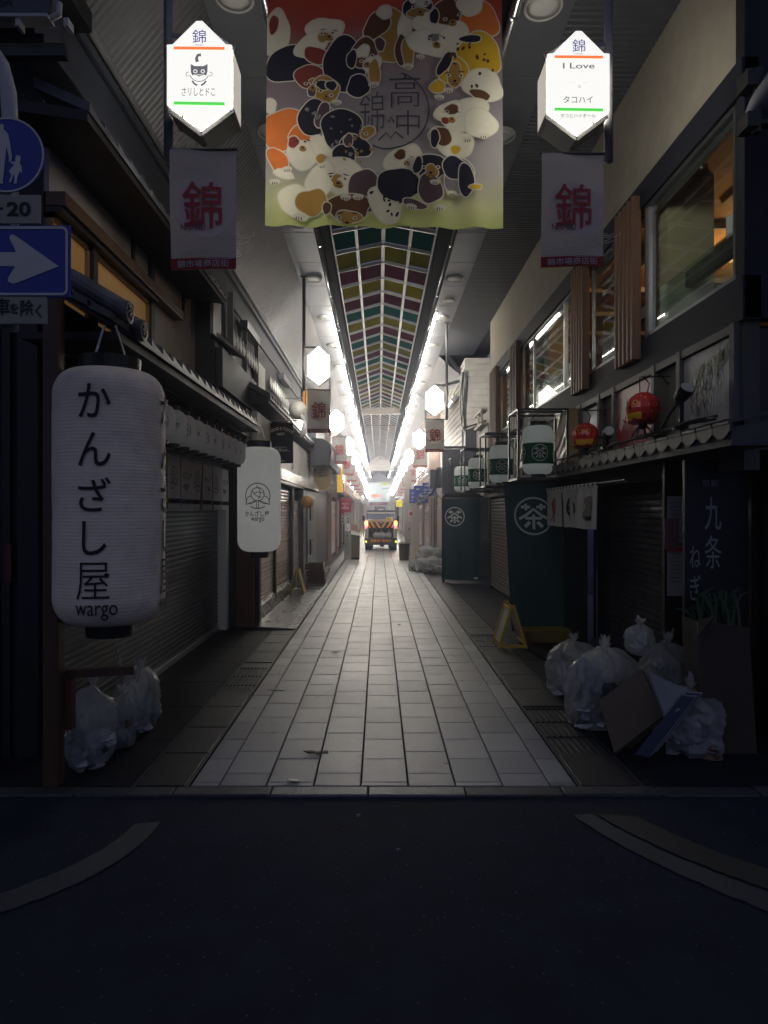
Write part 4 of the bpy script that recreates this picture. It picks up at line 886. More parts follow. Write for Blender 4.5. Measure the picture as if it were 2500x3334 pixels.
# round grey figure lantern with an orange shop tag behind it
gb = thing("round_ornament", "round grey ball ornament hanging before the second left eave", "ornament", (-1.72, 14.6, 3.95))
MB().lathe((-1.75, 14.6, 3.98), [(.001, -.20), (.09, -.185), (.16, -.12), (.20, 0), (.18, .09), (.13, .155), (.06, .19), (.001, .20)], 32).build("ball", mat("ball_grey", (.36, .35, .32), .4, var=.2, vs=6), gb, smooth=True)
MB().tube([(-1.66, 14.43, 3.84), (-1.62, 14.40, 3.77), (-1.59, 14.38, 3.74)], [.045, .04, .02], 8).tube([(-1.58, 14.5, 3.70), (-1.60, 14.5, 3.55), (-1.66, 14.5, 3.38)], [.03, .055, .05], 8).build("fin", mat("ball_pale", (.42, .42, .42), .4), gb, smooth=True)
ot = thing("wooden_tag", "orange five-sided wooden shop tag sticking up behind the round ornament", "sign", (-1.62, 15.0, 4.25))
fo = plane((-1.6, 15.0, 4.28), (.35, .94, 0), (0, 0, 1))
for d in (-.03, .05): MB().prism([(-.16, -.25), (.16, -.25), (.13, .15), (0, .25), (-.13, .15)], fo, d, d+.035).build("board", mat("tag_orange", (.55, .27, .09), .45, var=.12), ot, bevel=.004)
MB().tube([(-2.1, 15.0, 4.30), (-1.55, 14.95, 4.31)], .016, 8).build("spike", STEEL, ot)
# third, fourth lots on the left
DG = thing("dark_shop", "dark grey shop front with picture frames under a curved black awning", "building", (-1.8, 16.7, 0))
MB().box(-3.2, -1.86, 16.7, 24.5, 0, 2.55).box(-3.2, -1.95, 21, 24.5, 2.55, 5.6).build("wall", mat("slate_front", (.075, .08, .09), .5, var=.2), DG)
MB().box(-1.87, -1.45, 18.0, 20.0, 0, .16).build("step", WOODB, DG)
MB().box(-1.86, -1.82, 17.3, 19.6, .3, 2.2).build("door", mat("grey_door", (.13, .14, .15), .45, var=.15), DG)
for z, c in ((.85, "wall_clock"), (1.75, "photo_frame")): MB().box(-1.84, -1.79, 17.8, 18.5, z-.2, z+.2).box(-1.79, -1.785, 17.88, 18.42, z-.12, z+.12).build("photo_frame", BLACK, DG)
MB().box(-1.785, -1.78, 18.0, 18.35, .76, .94).build("print", MIDGREY, DG)
mb = MB(); mb.prism([(0, 0), (.55, 0), (.6, .35), (.52, .62), (.35, .72), (0, .74)], plane((-1.9, 18.6, 3.08), (1, 0, 0), (0, 0, 1)), 0, -5.2)
mb.build("curved_awning", mat("awning_black", (.03, .03, .036), .45, var=.2), DG)
mb = MB()
for k in range(24): mb.box(-1.36, -1.32, 18.6+k*.2, 18.66+k*.2, 3.06, 3.66)
mb.build("awning_ribs", MIDGREY, DG)
ov = thing("oval_sign", "oval tan sign in a scrolled frame with green tea house lettering", "sign", (-1.6, 19.6, 2.4))
f = front(-1.61, 19.6, 2.75)
sq = [(.24*cos(a)*1.0, .34*sin(a)) for a in [2*pi*k/36 for k in range(36)]]
MB().prism(sq, f, 0, -.03).build("board", mat("tan_board", (.36, .25, .12), .5, var=.12), ov)
mb = MB().stroke([(x*1.04, y*1.04) for x, y in sq], .03, lambda u, v: f(u, v, .012), closed=True)
for qx in (-1, 1):
    for qy in (-1, 1): mb.stroke(arc(qx*.20, qy*.33, .055, 0, 300, 14), .016, f).stroke(arc(qx*.235, qy*.22, .03, 0, 330, 10), .012, f)
mb.stroke([(-.26, -.40), (.26, -.40), (.26, .40), (-.26, .40)], .012, f, closed=True).build("frame", mat("scroll_cream", (.5, .45, .38), .5, var=.1), ov)
MB().text("茶屋", lambda u, v: f(u, v, .01), w=.27, h=.10, c=(0, .07), bold=.02).text("SNOOPY", lambda u, v: f(u, v, .01), w=.24, h=.04, c=(0, .16), bold=.02).build("lettering", mat("sign_green", (.04, .10, .05), .6, var=0), ov)
og = tag(MB().lathe((-1.72, 16.2, 2.02), [(.001, -.02), (.12, -.015), (.155, .06), (.14, .15), (.08, .2), (.001, .21)], 24, axis='y').build("bread_ornament", mat("bun_orange", (.42, .2, .06), .5, var=.25), loc=(-1.72, 16.2, 2.0), smooth=True), "round orange bun shaped sign under the pale canopy on the left", "sign")
# crates by the shutter
for k, (x, z, lab) in enumerate(((-1.5, .0, "low brown slatted crate at the foot of stack by the sandwich board"), (-1.52, .17, "brown slatted crate in the middle of stack by the sandwich board"), (-1.55, .34, "topmost brown crate of the stack behind left sandwich board"))):
    t = thing("wooden_crate", lab, "crate", (x, 16.6, z+.03), "stacked brown crates on the left")
    mb = MB()
    for q in range(2): mb.box(x-.24, x+.2, 16.4, 16.42, z+.035+q*.075, z+.10+q*.075).box(x-.24, x+.2, 16.9, 16.92, z+.035+q*.075, z+.10+q*.075).box(x-.24, x-.22, 16.42, 16.9, z+.035+q*.075, z+.10+q*.075).box(x+.18, x+.2, 16.42, 16.9, z+.035+q*.075, z+.10+q*.075)
    mb.build("slats", WOODB, t); MB().box(x-.22, x+.18, 16.42, 16.9, z+.035, z+.05).build("base", WOODB, t)
# ================================================================== right restaurant building
RH = thing("restaurant_building", "beige rendered restaurant with a band of upper windows and timber louvres", "building", (2.66, 4.9, 0))
BAND = mat("navy_metal_band", (.022, .023, .034), .7, spec=.2, var=.2)
XW = 2.66
MB().box(XW, XW+.12, 4.93, 16.1, 5.08, 7.4).box(3.0, 9, 4.93, 5.05, 5.2, 7.6).box(XW+.0, XW+.12, 15.72, 16.1, 3.1, 5.08).build("upper_wall", BEIGE, RH)
MB().box(XW-.03, XW+.10, 4.9, 15.72, 4.84, 5.10).box(XW-.02, XW+.12, 4.9, 15.7, 3.19, 3.52).box(XW-.01, XW+.32, 4.9, 5.02, 3.2, 7.6).box(XW+.32, 9, 4.9, 5.0, 4.98, 5.2).build("metal_band", BAND, RH, bevel=.006)
GTINT = glass_mat("low_glass", (.55, .72, .66), .25, .04)
SILLM = mat("sill_frame", (.25, .27, .28), .3, metal=.8, var=.1)
wins = [(5.04, 6.76), (7.36, 8.46), (9.0, 12.5), (13.4, 14.75)]
for i, (a, b) in enumerate(wins):
    wn = MB().box(XW+.0, XW+.05, a, a+.035, 3.52, 4.84).box(XW+.0, XW+.05, b-.035, b, 3.52, 4.84).box(XW, XW+.05, a+.035, b-.035, 3.52, 3.56).box(XW, XW+.05, a+.035, b-.035, 4.80, 4.84).box(XW+.05, XW+.09, a+.05, b-.05, 4.74, 4.80).build("window", SILLM, RH)
    if i == 0: MB().box(XW+.0, XW+.07, b-.10, b-.036, 3.56, 4.8).build("jamb", ALU, wn)
    if i == 2: MB().box(XW-.005, XW+.05, 9.66, 9.72, 3.56, 4.8).box(XW, XW+.05, 11.6, 11.64, 3.56, 4.8).build("mullion", ALU, wn)
    MB().add([(XW+.02, a+.03, 3.56), (XW+.02, b-.03, 3.56), (XW+.02, b-.03, 4.8), (XW+.02, a+.03, 4.8)], [(0, 1, 2, 3)]).build("pane", GLASS, wn)
    MB().add([(XW+.09, a-.02, 3.54), (XW+.09, b+.02, 3.54), (XW+.09, b+.02, 3.98), (XW+.09, a-.02, 3.98)], [(0, 1, 2, 3)]).build("frosted_panel", GTINT, wn)
LV = []
for (a, b, z0, z1) in ((6.83, 7.30, 3.33, 4.98), (8.50, 8.96, 3.33, 4.98), (12.6, 13.2, 3.33, 4.98), (14.82, 15.55, 3.2, 4.98)):
    mb = MB()
    for k in range(5): y = a+(b-a)*k/4.; mb.box(XW-.11, XW-.015, y-.022, y+.022, z0, z1)
    mb.build("louvre", LOUVER, RH, bevel=.004)
# room behind the glass
RM = mat("amber_room", (.42, .22, .09), .7, var=.15); RC = mat("room_ceiling", (.40, .24, .12), .7, var=.12)
MB().box(2.79, 7, 5.1, 15.7, 5.05, 5.10).build("room_ceiling", RC, RH)
MB().box(6.95, 7.0, 5.1, 15.7, 3.2, 5.05).box(2.8, 7, 15.65, 15.7, 3.2, 5.05).build("room_wall", RM, RH)
MB().box(2.79, 7, 5.1, 15.7, 3.15, 3.2).build("room_floor", WOODK, RH)
MB().box(2.80, 3.25, 6.55, 6.98, 3.2, 5.05).box(2.82, 3.1, 11.2, 11.5, 3.2, 5.05).build("room_pillar", mat("pale_pillar", (.50, .46, .27), .8, var=.1), RH)
MB().box(2.95, 3.02, 5.3, 6.5, 3.95, 4.10).box(2.95, 3.02, 7.3, 8.4, 3.95, 4.08).box(2.98, 3.06, 9.2, 12.3, 3.95, 4.05).box(3.2, 3.9, 7.4, 7.5, 3.2, 4.3).build("room_counter", BLACK, RH)
mb = MB()
for y in (7.6, 8.6, 9.8, 11, 12.2): mb.box(2.85, 6.9, y, y+.05, 4.98, 5.045)
for x in (3.4, 4.2): mb.box(x, x+.05, 7.0, 15.5, 4.97, 5.045)
mb.build("ceiling_batten", mat("batten", (.45, .4, .34), .6, var=.1), RH)
MB().box(3.6, 4.3, 6.6, 7.1, 5.02, 5.048).build("ceiling_unit", RC, RH)
MB().box(2.94, 2.95, 5.55, 5.72, 4.10, 4.28).build("menu_card", WHITE_P, RH)
rl = MB().lathe((4.6, 8.2, 4.95), [(.001, -.45), (.12, -.42), (.16, -.30), (.12, -.2), (.02, -.16), (.02, .09)], 16).build("room_lamp", mat("warm_lamp", (1, .6, .25), .5, var=0, emit=32, ecol=(1, .55, .2)), RH)
# front wall towards the street
MB().box(3.0, 9, 4.93, 5.0, 0, 3.2).build("front_wall", WOODK, RH)
fw = MB().box(3.0, 3.05, 4.9, 4.96, 3.3, 4.9).box(3.05, 6, 4.9, 4.96, 3.3, 3.36).box(3.05, 6, 4.9, 4.96, 4.86, 4.92).box(4.2, 4.26, 4.9, 4.96, 3.36, 4.86).build("window", BAND, RH)
MB().add([(3.05, 4.93, 3.36), (6, 4.93, 3.36), (6, 4.93, 4.86), (3.05, 4.93, 4.86)], [(0, 1, 2, 3)]).build("pane", GLASS, fw)
# band of picture panels under the windows
GRN = mat("olive_render", (.085, .088, .078), .85, var=.15, bump=.5, bs=120)
MB().box(XW+.005, XW+.12, 4.93, 16.1, 2.1, 3.19).build("lower_wall", GRN, RH)
mb = MB()
for y in (5.0, 5.9, 6.45, 7.55, 8.05, 8.8): mb.box(XW-.05, XW+.004, y-.035, y+.035, 2.4, 3.19)
mb.box(XW-.04, XW+.003, 4.96, 9.0, 3.12, 3.186).build("panel_frame", mat("panel_frame_grey", (.10, .10, .10), .6, var=.2), RH)
def noodle_mat():
    return mat("noodle_print", (.34, .34, .36), .5, var=.3, vs=4)
pn = MB().box(XW-.012, XW+.003, 5.04, 5.86, 2.5, 3.11).build("picture_panel", noodle_mat(), RH, label="picture panel of noodles and herbs")
f = onright(XW-.016, 5.45, 2.8); mb = MB(); mg = MB(); rn = random.Random(4)
for k in range(42):
    u0 = rn.uniform(-.28, .24); top = .10+.3*(u0+.1)+rn.uniform(-.03, .08); ln = rn.uniform(.15, .42)*(1 if u0 < .1 else .7)
    mb.stroke([(u0+.02*sin(q*1.3+k), max(-.28, min(.3, top-ln*q/7+.04*sin(q*.5)))) for q in range(8)], .013, f)
for k in range(60):
    u0 = rn.uniform(-.2, .33); z = .16+.3*(u0-.05)*.6+rn.uniform(-.06, .06); mg.stroke([(u0+.03*cos(q+k)*q/4, min(.3, z+.025*sin(q*1.4+k))) for q in range(5)], .008, lambda u, v: f(u, v, .002))
mb.build("noodle_print", mat("noodle_pale", (.75, .74, .66), .5, var=.1), pn); mg.build("herb_print", mat("herb_green", (.22, .30, .13), .5, var=.15), pn)
pn = MB().box(XW-.012, XW+.003, 6.49, 7.51, 2.45, 3.11).build("picture_panel", mat("pink_print", (.45, .20, .23), .5, var=.35, vs=1.6), RH, label="pink picture panel")
f = onright(XW-.016, 7.0, 2.78); MB().poly(arc(-.3, -.1, .22, 0, 360, 20)[:-1], f).poly([(-.05, -.30), (.02, -.2), (.0, -.05), (-.06, .05), (-.1, -.1)], lambda u, v: f(u, v, .002)).build("print", mat("rose_print", (.40, .04, .06), .5, var=.2), pn)
MB().poly([(-.42, -.05), (-.30, .25), (-.2, .2), (-.25, .0), (-.36, -.12)], lambda u, v: f(u, v, .004)).build("print", mat("shine_print", (.7, .6, .55), .5, var=.1), pn)
MB().box(XW-.012, XW+.003, 8.09, 8.76, 2.45, 3.08).build("picture_panel", mat("white_panel", (.55, .55, .56), .4, var=.12), RH, label="white picture panel")
# tiled canopy over the pavement
XC = 2.35
mb = MB()
mb.hexa([(XC, 4.5, 2.36), (XW, 4.5, 2.42), (XW, 10.2, 2.42), (XC, 10.2, 2.36), (XC, 4.5, 2.38), (XW, 4.5, 2.46), (XW, 10.2, 2.46), (XC, 10.2, 2.38)])
MB().hexa([(XC+.01, 4.52, 2.24), (XW, 4.52, 2.24), (XW, 10.2, 2.24), (XC+.01, 10.2, 2.24), (XC+.01, 4.52, 2.36), (XW, 4.52, 2.42), (XW, 10.2, 2.42), (XC+.01, 10.2, 2.36)]).build("canopy", mat("canopy_grey", (.06, .06, .066), .7, var=.3, vs=4, dirt=(.09, .09, .09), ds=2), RH)
mb2 = MB(); y = 4.5; k = 0
while y < 10.15:
    r = .065
    mb2.prism([(-.115, 0), (.115, 0), (.115, -.05)]+[(.115-.23*q/10, -.05-.045*sin(pi*q/10)) for q in range(11)]+[(-.115, -.05)], plane((XC-.012, y+.12, 2.385), (0, 1, 0), (0, 0, 1)), 0, .022)
    mb2.hexa([(XC-.02, y+.01, 2.385), (XW, y+.01, 2.462), (XW, y+.23, 2.462), (XC-.02, y+.23, 2.385), (XC-.02, y+.01, 2.405), (XW, y+.01, 2.485), (XW, y+.22, 2.485), (XC-.02, y+.22, 2.405)])
    y += .24
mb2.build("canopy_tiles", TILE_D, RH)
# ground floor: recessed dark shutter, pillar, then shutters further in
MB().box(3.05, 3.2, 5.0, 9.6, 0, 2.24).build("recess_wall", WOODK, RH)
slats(MB(), 2.99, 6.75, 8.72, .1, 2.0, .07, .014, -1).build("shutter", SHUTD, RH)
MB().box(2.92, 3.04, 8.75, 8.88, 0, 2.24).box(2.9, 3.04, 6.56, 6.72, 0, 2.24).box(2.6, 2.75, 8.9, 9.5, 0, 2.24).build("pillar", CHAR, RH)
MB().box(2.98, 3.04, 5.4, 6.5, 0, 2.2).build("dark_door", WOODK, RH)
MB().box(2.67, 3.2, 4.95, 9.6, 2.245, 2.3).build("recess_ceiling", WOODK, RH)
MB().box(2.785, 3.0, 4.95, 5.0, 2.305, 3.14).build("front_filler", WOODK, RH)
MB().box(2.9, 2.915, 9.0, 9.02, 0, 2.2).build("door_line", MIDGREY, RH)
slats(MB(), 2.63, 9.7, 15.8, .05, 2.1, .075, .016, -1).build("shutter", mat("brown_shutter", (.16, .135, .125), .42, metal=.6, var=.25, vs=2), RH)
MB().box(2.5, 2.75, 9.6, 16.1, 2.12, 2.3).box(2.60, 2.72, 15.8, 16.1, 0, 2.12).box(2.75, 2.9, 9.5, 16.1, 0, 2.2).build("shutter_box", CHAR, RH)
MB().box(2.3, 2.66, 10.2, 16, 2.3, 2.36).build("ledge", CHAR, RH)
# board with brushed white writing near the corner, and posted notices
kb = thing("name_board", "tall black board with white brushed leek lettering by the right corner", "sign", (2.6, 5.3, .75))
MB().box(2.40, 2.90, 5.30, 5.34, .75, 2.2).build("board", mat("ink_board", (.013, .013, .018), .5, var=.2), kb)
f = front(2.60, 5.296, 1.5)
MB().text("京都", f, w=.13, h=.055, c=(.0, .52)).text("九", f, w=.13, h=.26, c=(.02, .28), bold=.01).text("条", f, w=.13, h=.26, c=(.02, -.02)).text("ね", f, w=.085, h=.17, c=(-.12, -.06)).text("ぎ", f, w=.085, h=.2, c=(-.12, -.30)).build("lettering", mat("board_white", (.30, .30, .31), .6, var=.1), kb)
RB = tag(MB().box(2.27, 2.38, 5.36, 5.365, 1.50, 1.74).text("TAKO", front(2.325, 5.357, 1.65), w=.08).text("OK", front(2.325, 5.357, 1.58), w=.04).build("small_notice", mat("dim_red", (.10, .03, .03), .6), loc=(2.30, 5.36, 1.5)), "small dim red notice beside the black board with brushed writing", "notice")
for lab, z0, z1, hd in (("upper pale posted notice with line of text at right shutter", 1.52, 1.93, 0), ("lower pale posted notice with dark red heading at right shutter", 1.06, 1.50, 1)):
    t = thing("posted_notice", lab, "notice", (2.57, 5.9, z0), "notices posted by the right shutter")
    MB().box(2.52, 2.66, 5.9, 5.905, z0, z1).build("paper", mat("notice_paper", (.36, .35, .33), .8, var=.1), t)
    fq = front(2.59, 5.896, (z0+z1)/2); mb = MB()
    for k in range(8): mb.stroke([(-.05, .15-k*.035), (.05-.01*(k % 3), .15-k*.035)], .009, fq)
    if not hd: mb.stroke(arc(-.015, -.15, .016, 0, 360, 10), .012, fq).stroke(arc(.022, -.15, .016, 0, 360, 10), .012, fq)
    mb.build("lettering", MIDGREY, t)
    if hd: MB().box(2.521, 2.659, 5.894, 5.899, z1-.05, z1-.012).build("heading", RED, t)
tag(MB().box(2.50, 2.68, 5.91, 5.96, 0, 2.24).build("timber_post", WOODK, loc=(2.58, 5.93, 0)), "black timber post carrying the posted notices", "post")
# clamp floodlight at the right corner
FL = thing("floodlight", "grey tubular spotlight clamped to black rails at the top right corner", "spotlight", (2.6, 4.7, 4.9))
def spot(t, c, d, r, l, bm=BLACK, lens=STEEL):
    c = Vector(c); d = Vector(d).normalized()
    MB().tube([c-d*l*.55, c-d*l*.3, c+d*l*.1, c+d*l*.5], [r*.45, r*.8, r, r*1.02], 20).build("lamp_body", bm, t, smooth=False)
    MB().tube([c+d*l*.5, c+d*l*.53], [r*.9, r*.86], 20).build("lens", lens, t)
LENS = mat("lamp_lens", (.42, .45, .46), .15, spec=.8, var=.2, vs=20)
spot(FL, (2.62, 4.55, 4.63), (.45, -.35, .62), .075, .3, MIDGREY, mat("dark_lens", (.03, .03, .035), .2, var=.1))
MB().tube([(2.50, 4.6, 4.44), (3.4, 4.6, 4.44)], .035, 8).tube([(2.50, 4.62, 4.72), (3.4, 4.62, 4.72)], .035, 8).tube([(2.56, 4.58, 4.36), (2.58, 4.58, 4.80)], .03, 8).box(2.48, 2.56, 4.54, 4.68, 4.67, 4.78).box(2.48, 2.56, 4.54, 4.68, 4.39, 4.49).build("clamp_rail", BLACK, FL)
# ------------------------------------------------------------------ octopus lanterns, hooks and small spotlights
ORED = mat("octopus_red", (.55, .035, .03), .32, spec=.5, var=.1, coat=.3); OYEL = mat("octopus_yellow", (.75, .45, .03), .45, var=.05); ODOT = mat("octopus_dot", (.75, .45, .38), .5, var=0)
def octopus(x, y, z, R, yaw, lab):
    t = thing("octopus_lantern", lab, "octopus lantern", (x, y, z-R), "red octopus lanterns above the right canopy")
    prof = [(.001, 1.0), (.38, .93), (.70, .72), (.93, .38), (1.0, .0), (.93, -.36), (.74, -.68), (.5, -.86)]
    MB().lathe((x, y, z), [(r*R, h*R) for r, h in prof[::-1]], 12).build("head", ORED, t)
    ca, sa = cos(yaw), sin(yaw)
    def sf(u, v, d=1.012):      # point on the head at angle u, height v
        r = R*sqrt(max(.05, 1-v*v))*d
        return (x+r*sin(u+yaw), y-r*cos(u+yaw), z+v*R*d)
    mb = MB(); mb.grid(12, 3, lambda u, v: sf((u-.5)*1.35, -.30-.36*v+.08*abs(u-.5), 1.03+.05*v)); mb.build("beard", OYEL, t, smooth=True)
    mw = MB(); mk = MB()
    for s in (-1, 1):
        mw.stroke(arc(s*.30, .30, .115, 0, 360, 16), .05, lambda u, v: sf(u, v, 1.02)); mk.poly(arc(s*.30, .30, .075, 0, 360, 14)[:-1], lambda u, v: sf(u, v, 1.025))
    mk.poly(arc(0, .02, .09, 0, 360, 12)[:-1], lambda u, v: sf(u, v, 1.05)).poly([(-.09, 0), (.09, 0), (0, -.1)], lambda u, v: sf(u, v, 1.06))
    mk.build("pupil", INK, t); mw.build("eye_ring", OYEL, t)
    mb = MB()
    for k in range(26): a = .9+k*.171; mb.poly(arc(a, [.55, .15, -.25][k % 3], .05, 0, 360, 8)[:-1], lambda u, v: sf(u, v, 1.012))
    for k in range(5): mb.poly(arc(-.6+k*.3, .68, .045, 0, 360, 8)[:-1], lambda u, v: sf(u, v, 1.012))
    mb.build("dots", ODOT, t)
    mb = MB()        # petal-like arms that curl out below the head
    for k in range(8):
        a = yaw+k*pi/4+.2; o = Vector((sin(a), -cos(a), 0)); sd = Vector((cos(a), sin(a), 0)); c = Vector((x, y, z))
        L_ = 1.0 if k % 2 else .82
        path = [(.52, -.78, .30), (.70, -.88, .30), (.92*L_, -.84, .22), (1.12*L_, -.70, .12), (1.45*L_ if k % 4 == 1 else 1.15*L_, -.62, .02)]
        vs = []
        for r_, h_, w_ in path: vs += [c+o*r_*R-sd*w_*R+Vector((0, 0, h_*R+.05*R)), c+o*r_*R+Vector((0, 0, h_*R)), c+o*r_*R+sd*w_*R+Vector((0, 0, h_*R+.05*R))]
        mb.add(vs, [(3*i+j, 3*i+j+1, 3*i+j+4, 3*i+j+3) for i in range(4) for j in (0, 1)])
    mb.build("arm", ORED, t)
    mb = MB().tube([(x-.03, y, z+R*.98), (x-.03, y, z+R*1.9)], .005, 6).tube([(x+.04, y, z+R*.98), (x+.06, y, z+R*1.5), (x+.0, y, z+R*1.95)], .006, 6)
    mb.tube([(x-.02, y, z+R*1.9), (2.66, y-.02, z+R*1.92)], .006, 6).tube([(2.6, y, z+R*1.92), (2.63, y, z+R*1.6), (2.66, y, z+R*1.45)], .006, 6).build("hook", BLACK, t)
    mb = MB()
    for k in range(7): a = k*.9; q = R*.5; mb.tube([(x+.02, y, z-R*.8), (x+q*.5*cos(a), y+q*.5*sin(a), z-R*1.05), (x+q*cos(a), y+q*sin(a), z-R*1.35), (x+q*1.3*cos(a), y+q*1.2*sin(a), max(2.47, z-R*1.75))], .007, 5)
    mb.lathe((x, y, z-R*1.25), [(.001, 0), (.035, .02), (.04, .07), (.02, .09)], 10).build("cable", BLACK, t)
octopus(2.42, 6.19, 2.735, .155, -1.12, "larger nearer red octopus lantern with yellow beard facing the lane")
octopus(2.42, 7.92, 2.675, .160, -.36, "smaller farther red octopus lantern with yellow beard facing the street")
for x, y, z, r, d, lab in ((2.45, 5.45, 2.74, .062, (.15, -.6, .5), "nearer black spotlight on tripod bracket right of larger octopus lantern"), (2.44, 7.2, 2.62, .06, (-.1, -.9, .35), "farther round spotlight with pale lens beside smaller octopus lantern")):
    t = thing("spotlight", lab, "spotlight", (x, y, 2.47), "small spotlights on the right canopy")
    spot(t, (x, y, z), d, r, .15, BLACK, LENS)
    MB().tube([(x, y+.02, z-.03), (x+.01, y+.05, 2.49)], .018, 8).tube([(x, y+.02, z-.03), (x-.06, y+.1, 2.6), (x-.1, y+.16, 2.49)], .012, 8).box(x-.05, x+.05, y, y+.1, 2.465, 2.49).build("bracket", BLACK, t)
tag(MB().tube([(2.40+.03*sin(k*1.7), 4.8+k*.2, 2.475+.015*abs(sin(k*2.1))) for k in range(24)], .012, 6).tube([(2.46+.03*cos(k*1.3), 5.0+k*.22, 2.48+.01*abs(sin(k*1.1))) for k in range(20)], .01, 6).build("power_cable", BLACK, loc=(2.42, 7, 2.47)), "black power cables snaking along the top of right canopy", "cable")
# ------------------------------------------------------------------ white short noren with octopus marks
nt2 = thing("short_curtain", "short white shop curtain with red octopus mark hanging under right canopy", "curtain", (2.3, 8.1, 1.6))
MB().tube([(2.3, 6.3, 2.09), (2.3, 9.3, 2.09)], .012, 8).build("rod", BLACK, nt2)
NW = cloth_mat("short_noren_white", (.78, .77, .75), .4, var=.08)
for k in range(3):
    y1 = 9.22-k*.71; y0 = y1-.69
    nf = lambda u, v, d=0, y0=y0, y1=y1, k=k: (2.3+.022*sin(u*15+k*2)*(.3+v)+.03*v*sin(k*2.1)-d, y1+(y0-y1)*u-.03*(k == 2)*v, 2.055-.45*v+.004*sin(u*20))
    pn = MB().grid(24, 8, nf).build("panel", NW, nt2, smooth=True)
    mb = MB()
    for q in range(5): u = .08+q*.21; y = y1+(y0-y1)*u; mb.box(2.285, 2.315, y-.025, y+.025, 2.045, 2.105)
    mb.build("loop", NW, pn)
    fm = lambda a, b, nf=nf: nf(.52+a, .5-b, .006)
    if k == 0:
        mb = MB().poly([(-.13, .12), (-.08, .27), (.0, .33), (.08, .27), (.13, .12), (.10, -.05), (.08, -.14), (-.08, -.14), (-.10, -.05)], fm)
        for q in range(5): mb.stroke([(-.07+q*.035, -.12), (-.09+q*.045, -.25), (-.13+q*.06, -.36-.03*(q % 2))], .028, fm)
        mb.build("octopus_print", RED, pn); MB().text("たこ", lambda a, b: nf(.52+a, .5-b, .009), w=.14, h=.09, c=(0, .08)).text("一番", lambda a, b: nf(.52+a, .5-b, .009), w=.1, h=.06, c=(0, -.03)).build("lettering", WHITE_P, pn)
    else:
        MB().poly([(.24*cos(a)+.1*(k == 2), .30*sin(a)) for a in [2*pi*q/30 for q in range(30)]], fm).build("oval_print", INK, pn)
        MB().text("たこ", lambda a, b: nf(.52+a, .5-b, .009), w=.30, h=.22, c=(.1*(k == 2), .03), bold=.01).build("lettering", WHITE_P, pn)
# ------------------------------------------------------------------ tea shop cloths
def tea_cloth_mat(): return cloth_mat("tea_cloth", (.022, .060, .072), .16, var=.15, bump=.1)
TEAC = tea_cloth_mat(); TEAW = cloth_mat("tea_mark", (.60, .64, .65), .1, var=.04)
def cha(mb, f, r):
    mb.stroke(arc(0, 0, r, 0, 360, 44)[:-1], r*.10, f, closed=True)
    w_ = r*.15
    for s in (-1, 1): mb.stroke([(s*.66*r, .50*r), (s*.16*r, .50*r)], w_, f).stroke([(s*.40*r, .68*r), (s*.40*r, .32*r)], w_, f)
    mb.stroke([(-.78*r, -.16*r), (-.4*r, .05*r), (-.12*r, .28*r), (0, .40*r)], [w_*1.1, w_, w_*.9, w_*.7], f).stroke([(.78*r, -.16*r), (.4*r, .05*r), (.12*r, .28*r), (0, .40*r)], [w_*1.1, w_, w_*.9, w_*.7], f)
    mb.stroke([(-.44*r, -.12*r), (.44*r, -.12*r)], w_, f).stroke([(0, .08*r), (0, -.72*r)], w_, f)
    mb.stroke([(-.2*r, -.32*r), (-.48*r, -.60*r)], w_*1.2, f).stroke([(.2*r, -.32*r), (.48*r, -.60*r)], w_*1.2, f)
def teacloth(x0, x1, y, z0, z1, cx_, cz, r, lab, lean):
    t = thing("shop_cloth", lab, "shop cloth", ((x0+x1)/2, y, z0), "dark teal tea shop cloths on the right")
    def cf(u, v, d=0): return (x0+(x1-x0)*u+lean*(1-v)*(1-u), y+.05*sin(u*6.5+.5)+.06*sin(u*12+v*2)*(1-v)*.6-d+.12*max(0, .25-u), z0+(z1-z0)*v)
    MB().grid(40, 30, cf).build("cloth", TEAC, t, smooth=True)
    f = lambda a, b: cf((cx_+a-x0)/(x1-x0), (cz+b-z0)/(z1-z0), .008)
    mb = MB(); cha(mb, f, r); mb.build("tea_mark", TEAW, t)
    MB().tube([(x0-.03, y+.02, z1+.01), (x1, y+.02, z1+.01)], .016, 8).build("rod", BLACK, t)
    MB().grid(2, 1, lambda u, v: cf(.82+.1*u, .012+.022*v, .012)).build("maker_tag", WHITE_P, t)
teacloth(1.77, 2.68, 9.5, .10, 2.19, 2.16, 1.73, .255, "near dark teal shop cloth with white circled tea character beside right sandwich board", .11)
teacloth(1.58, 2.55, 16.9, .08, 2.1, 1.90, 1.66, .23, "far dark teal shop cloth with white circled tea character", .0)
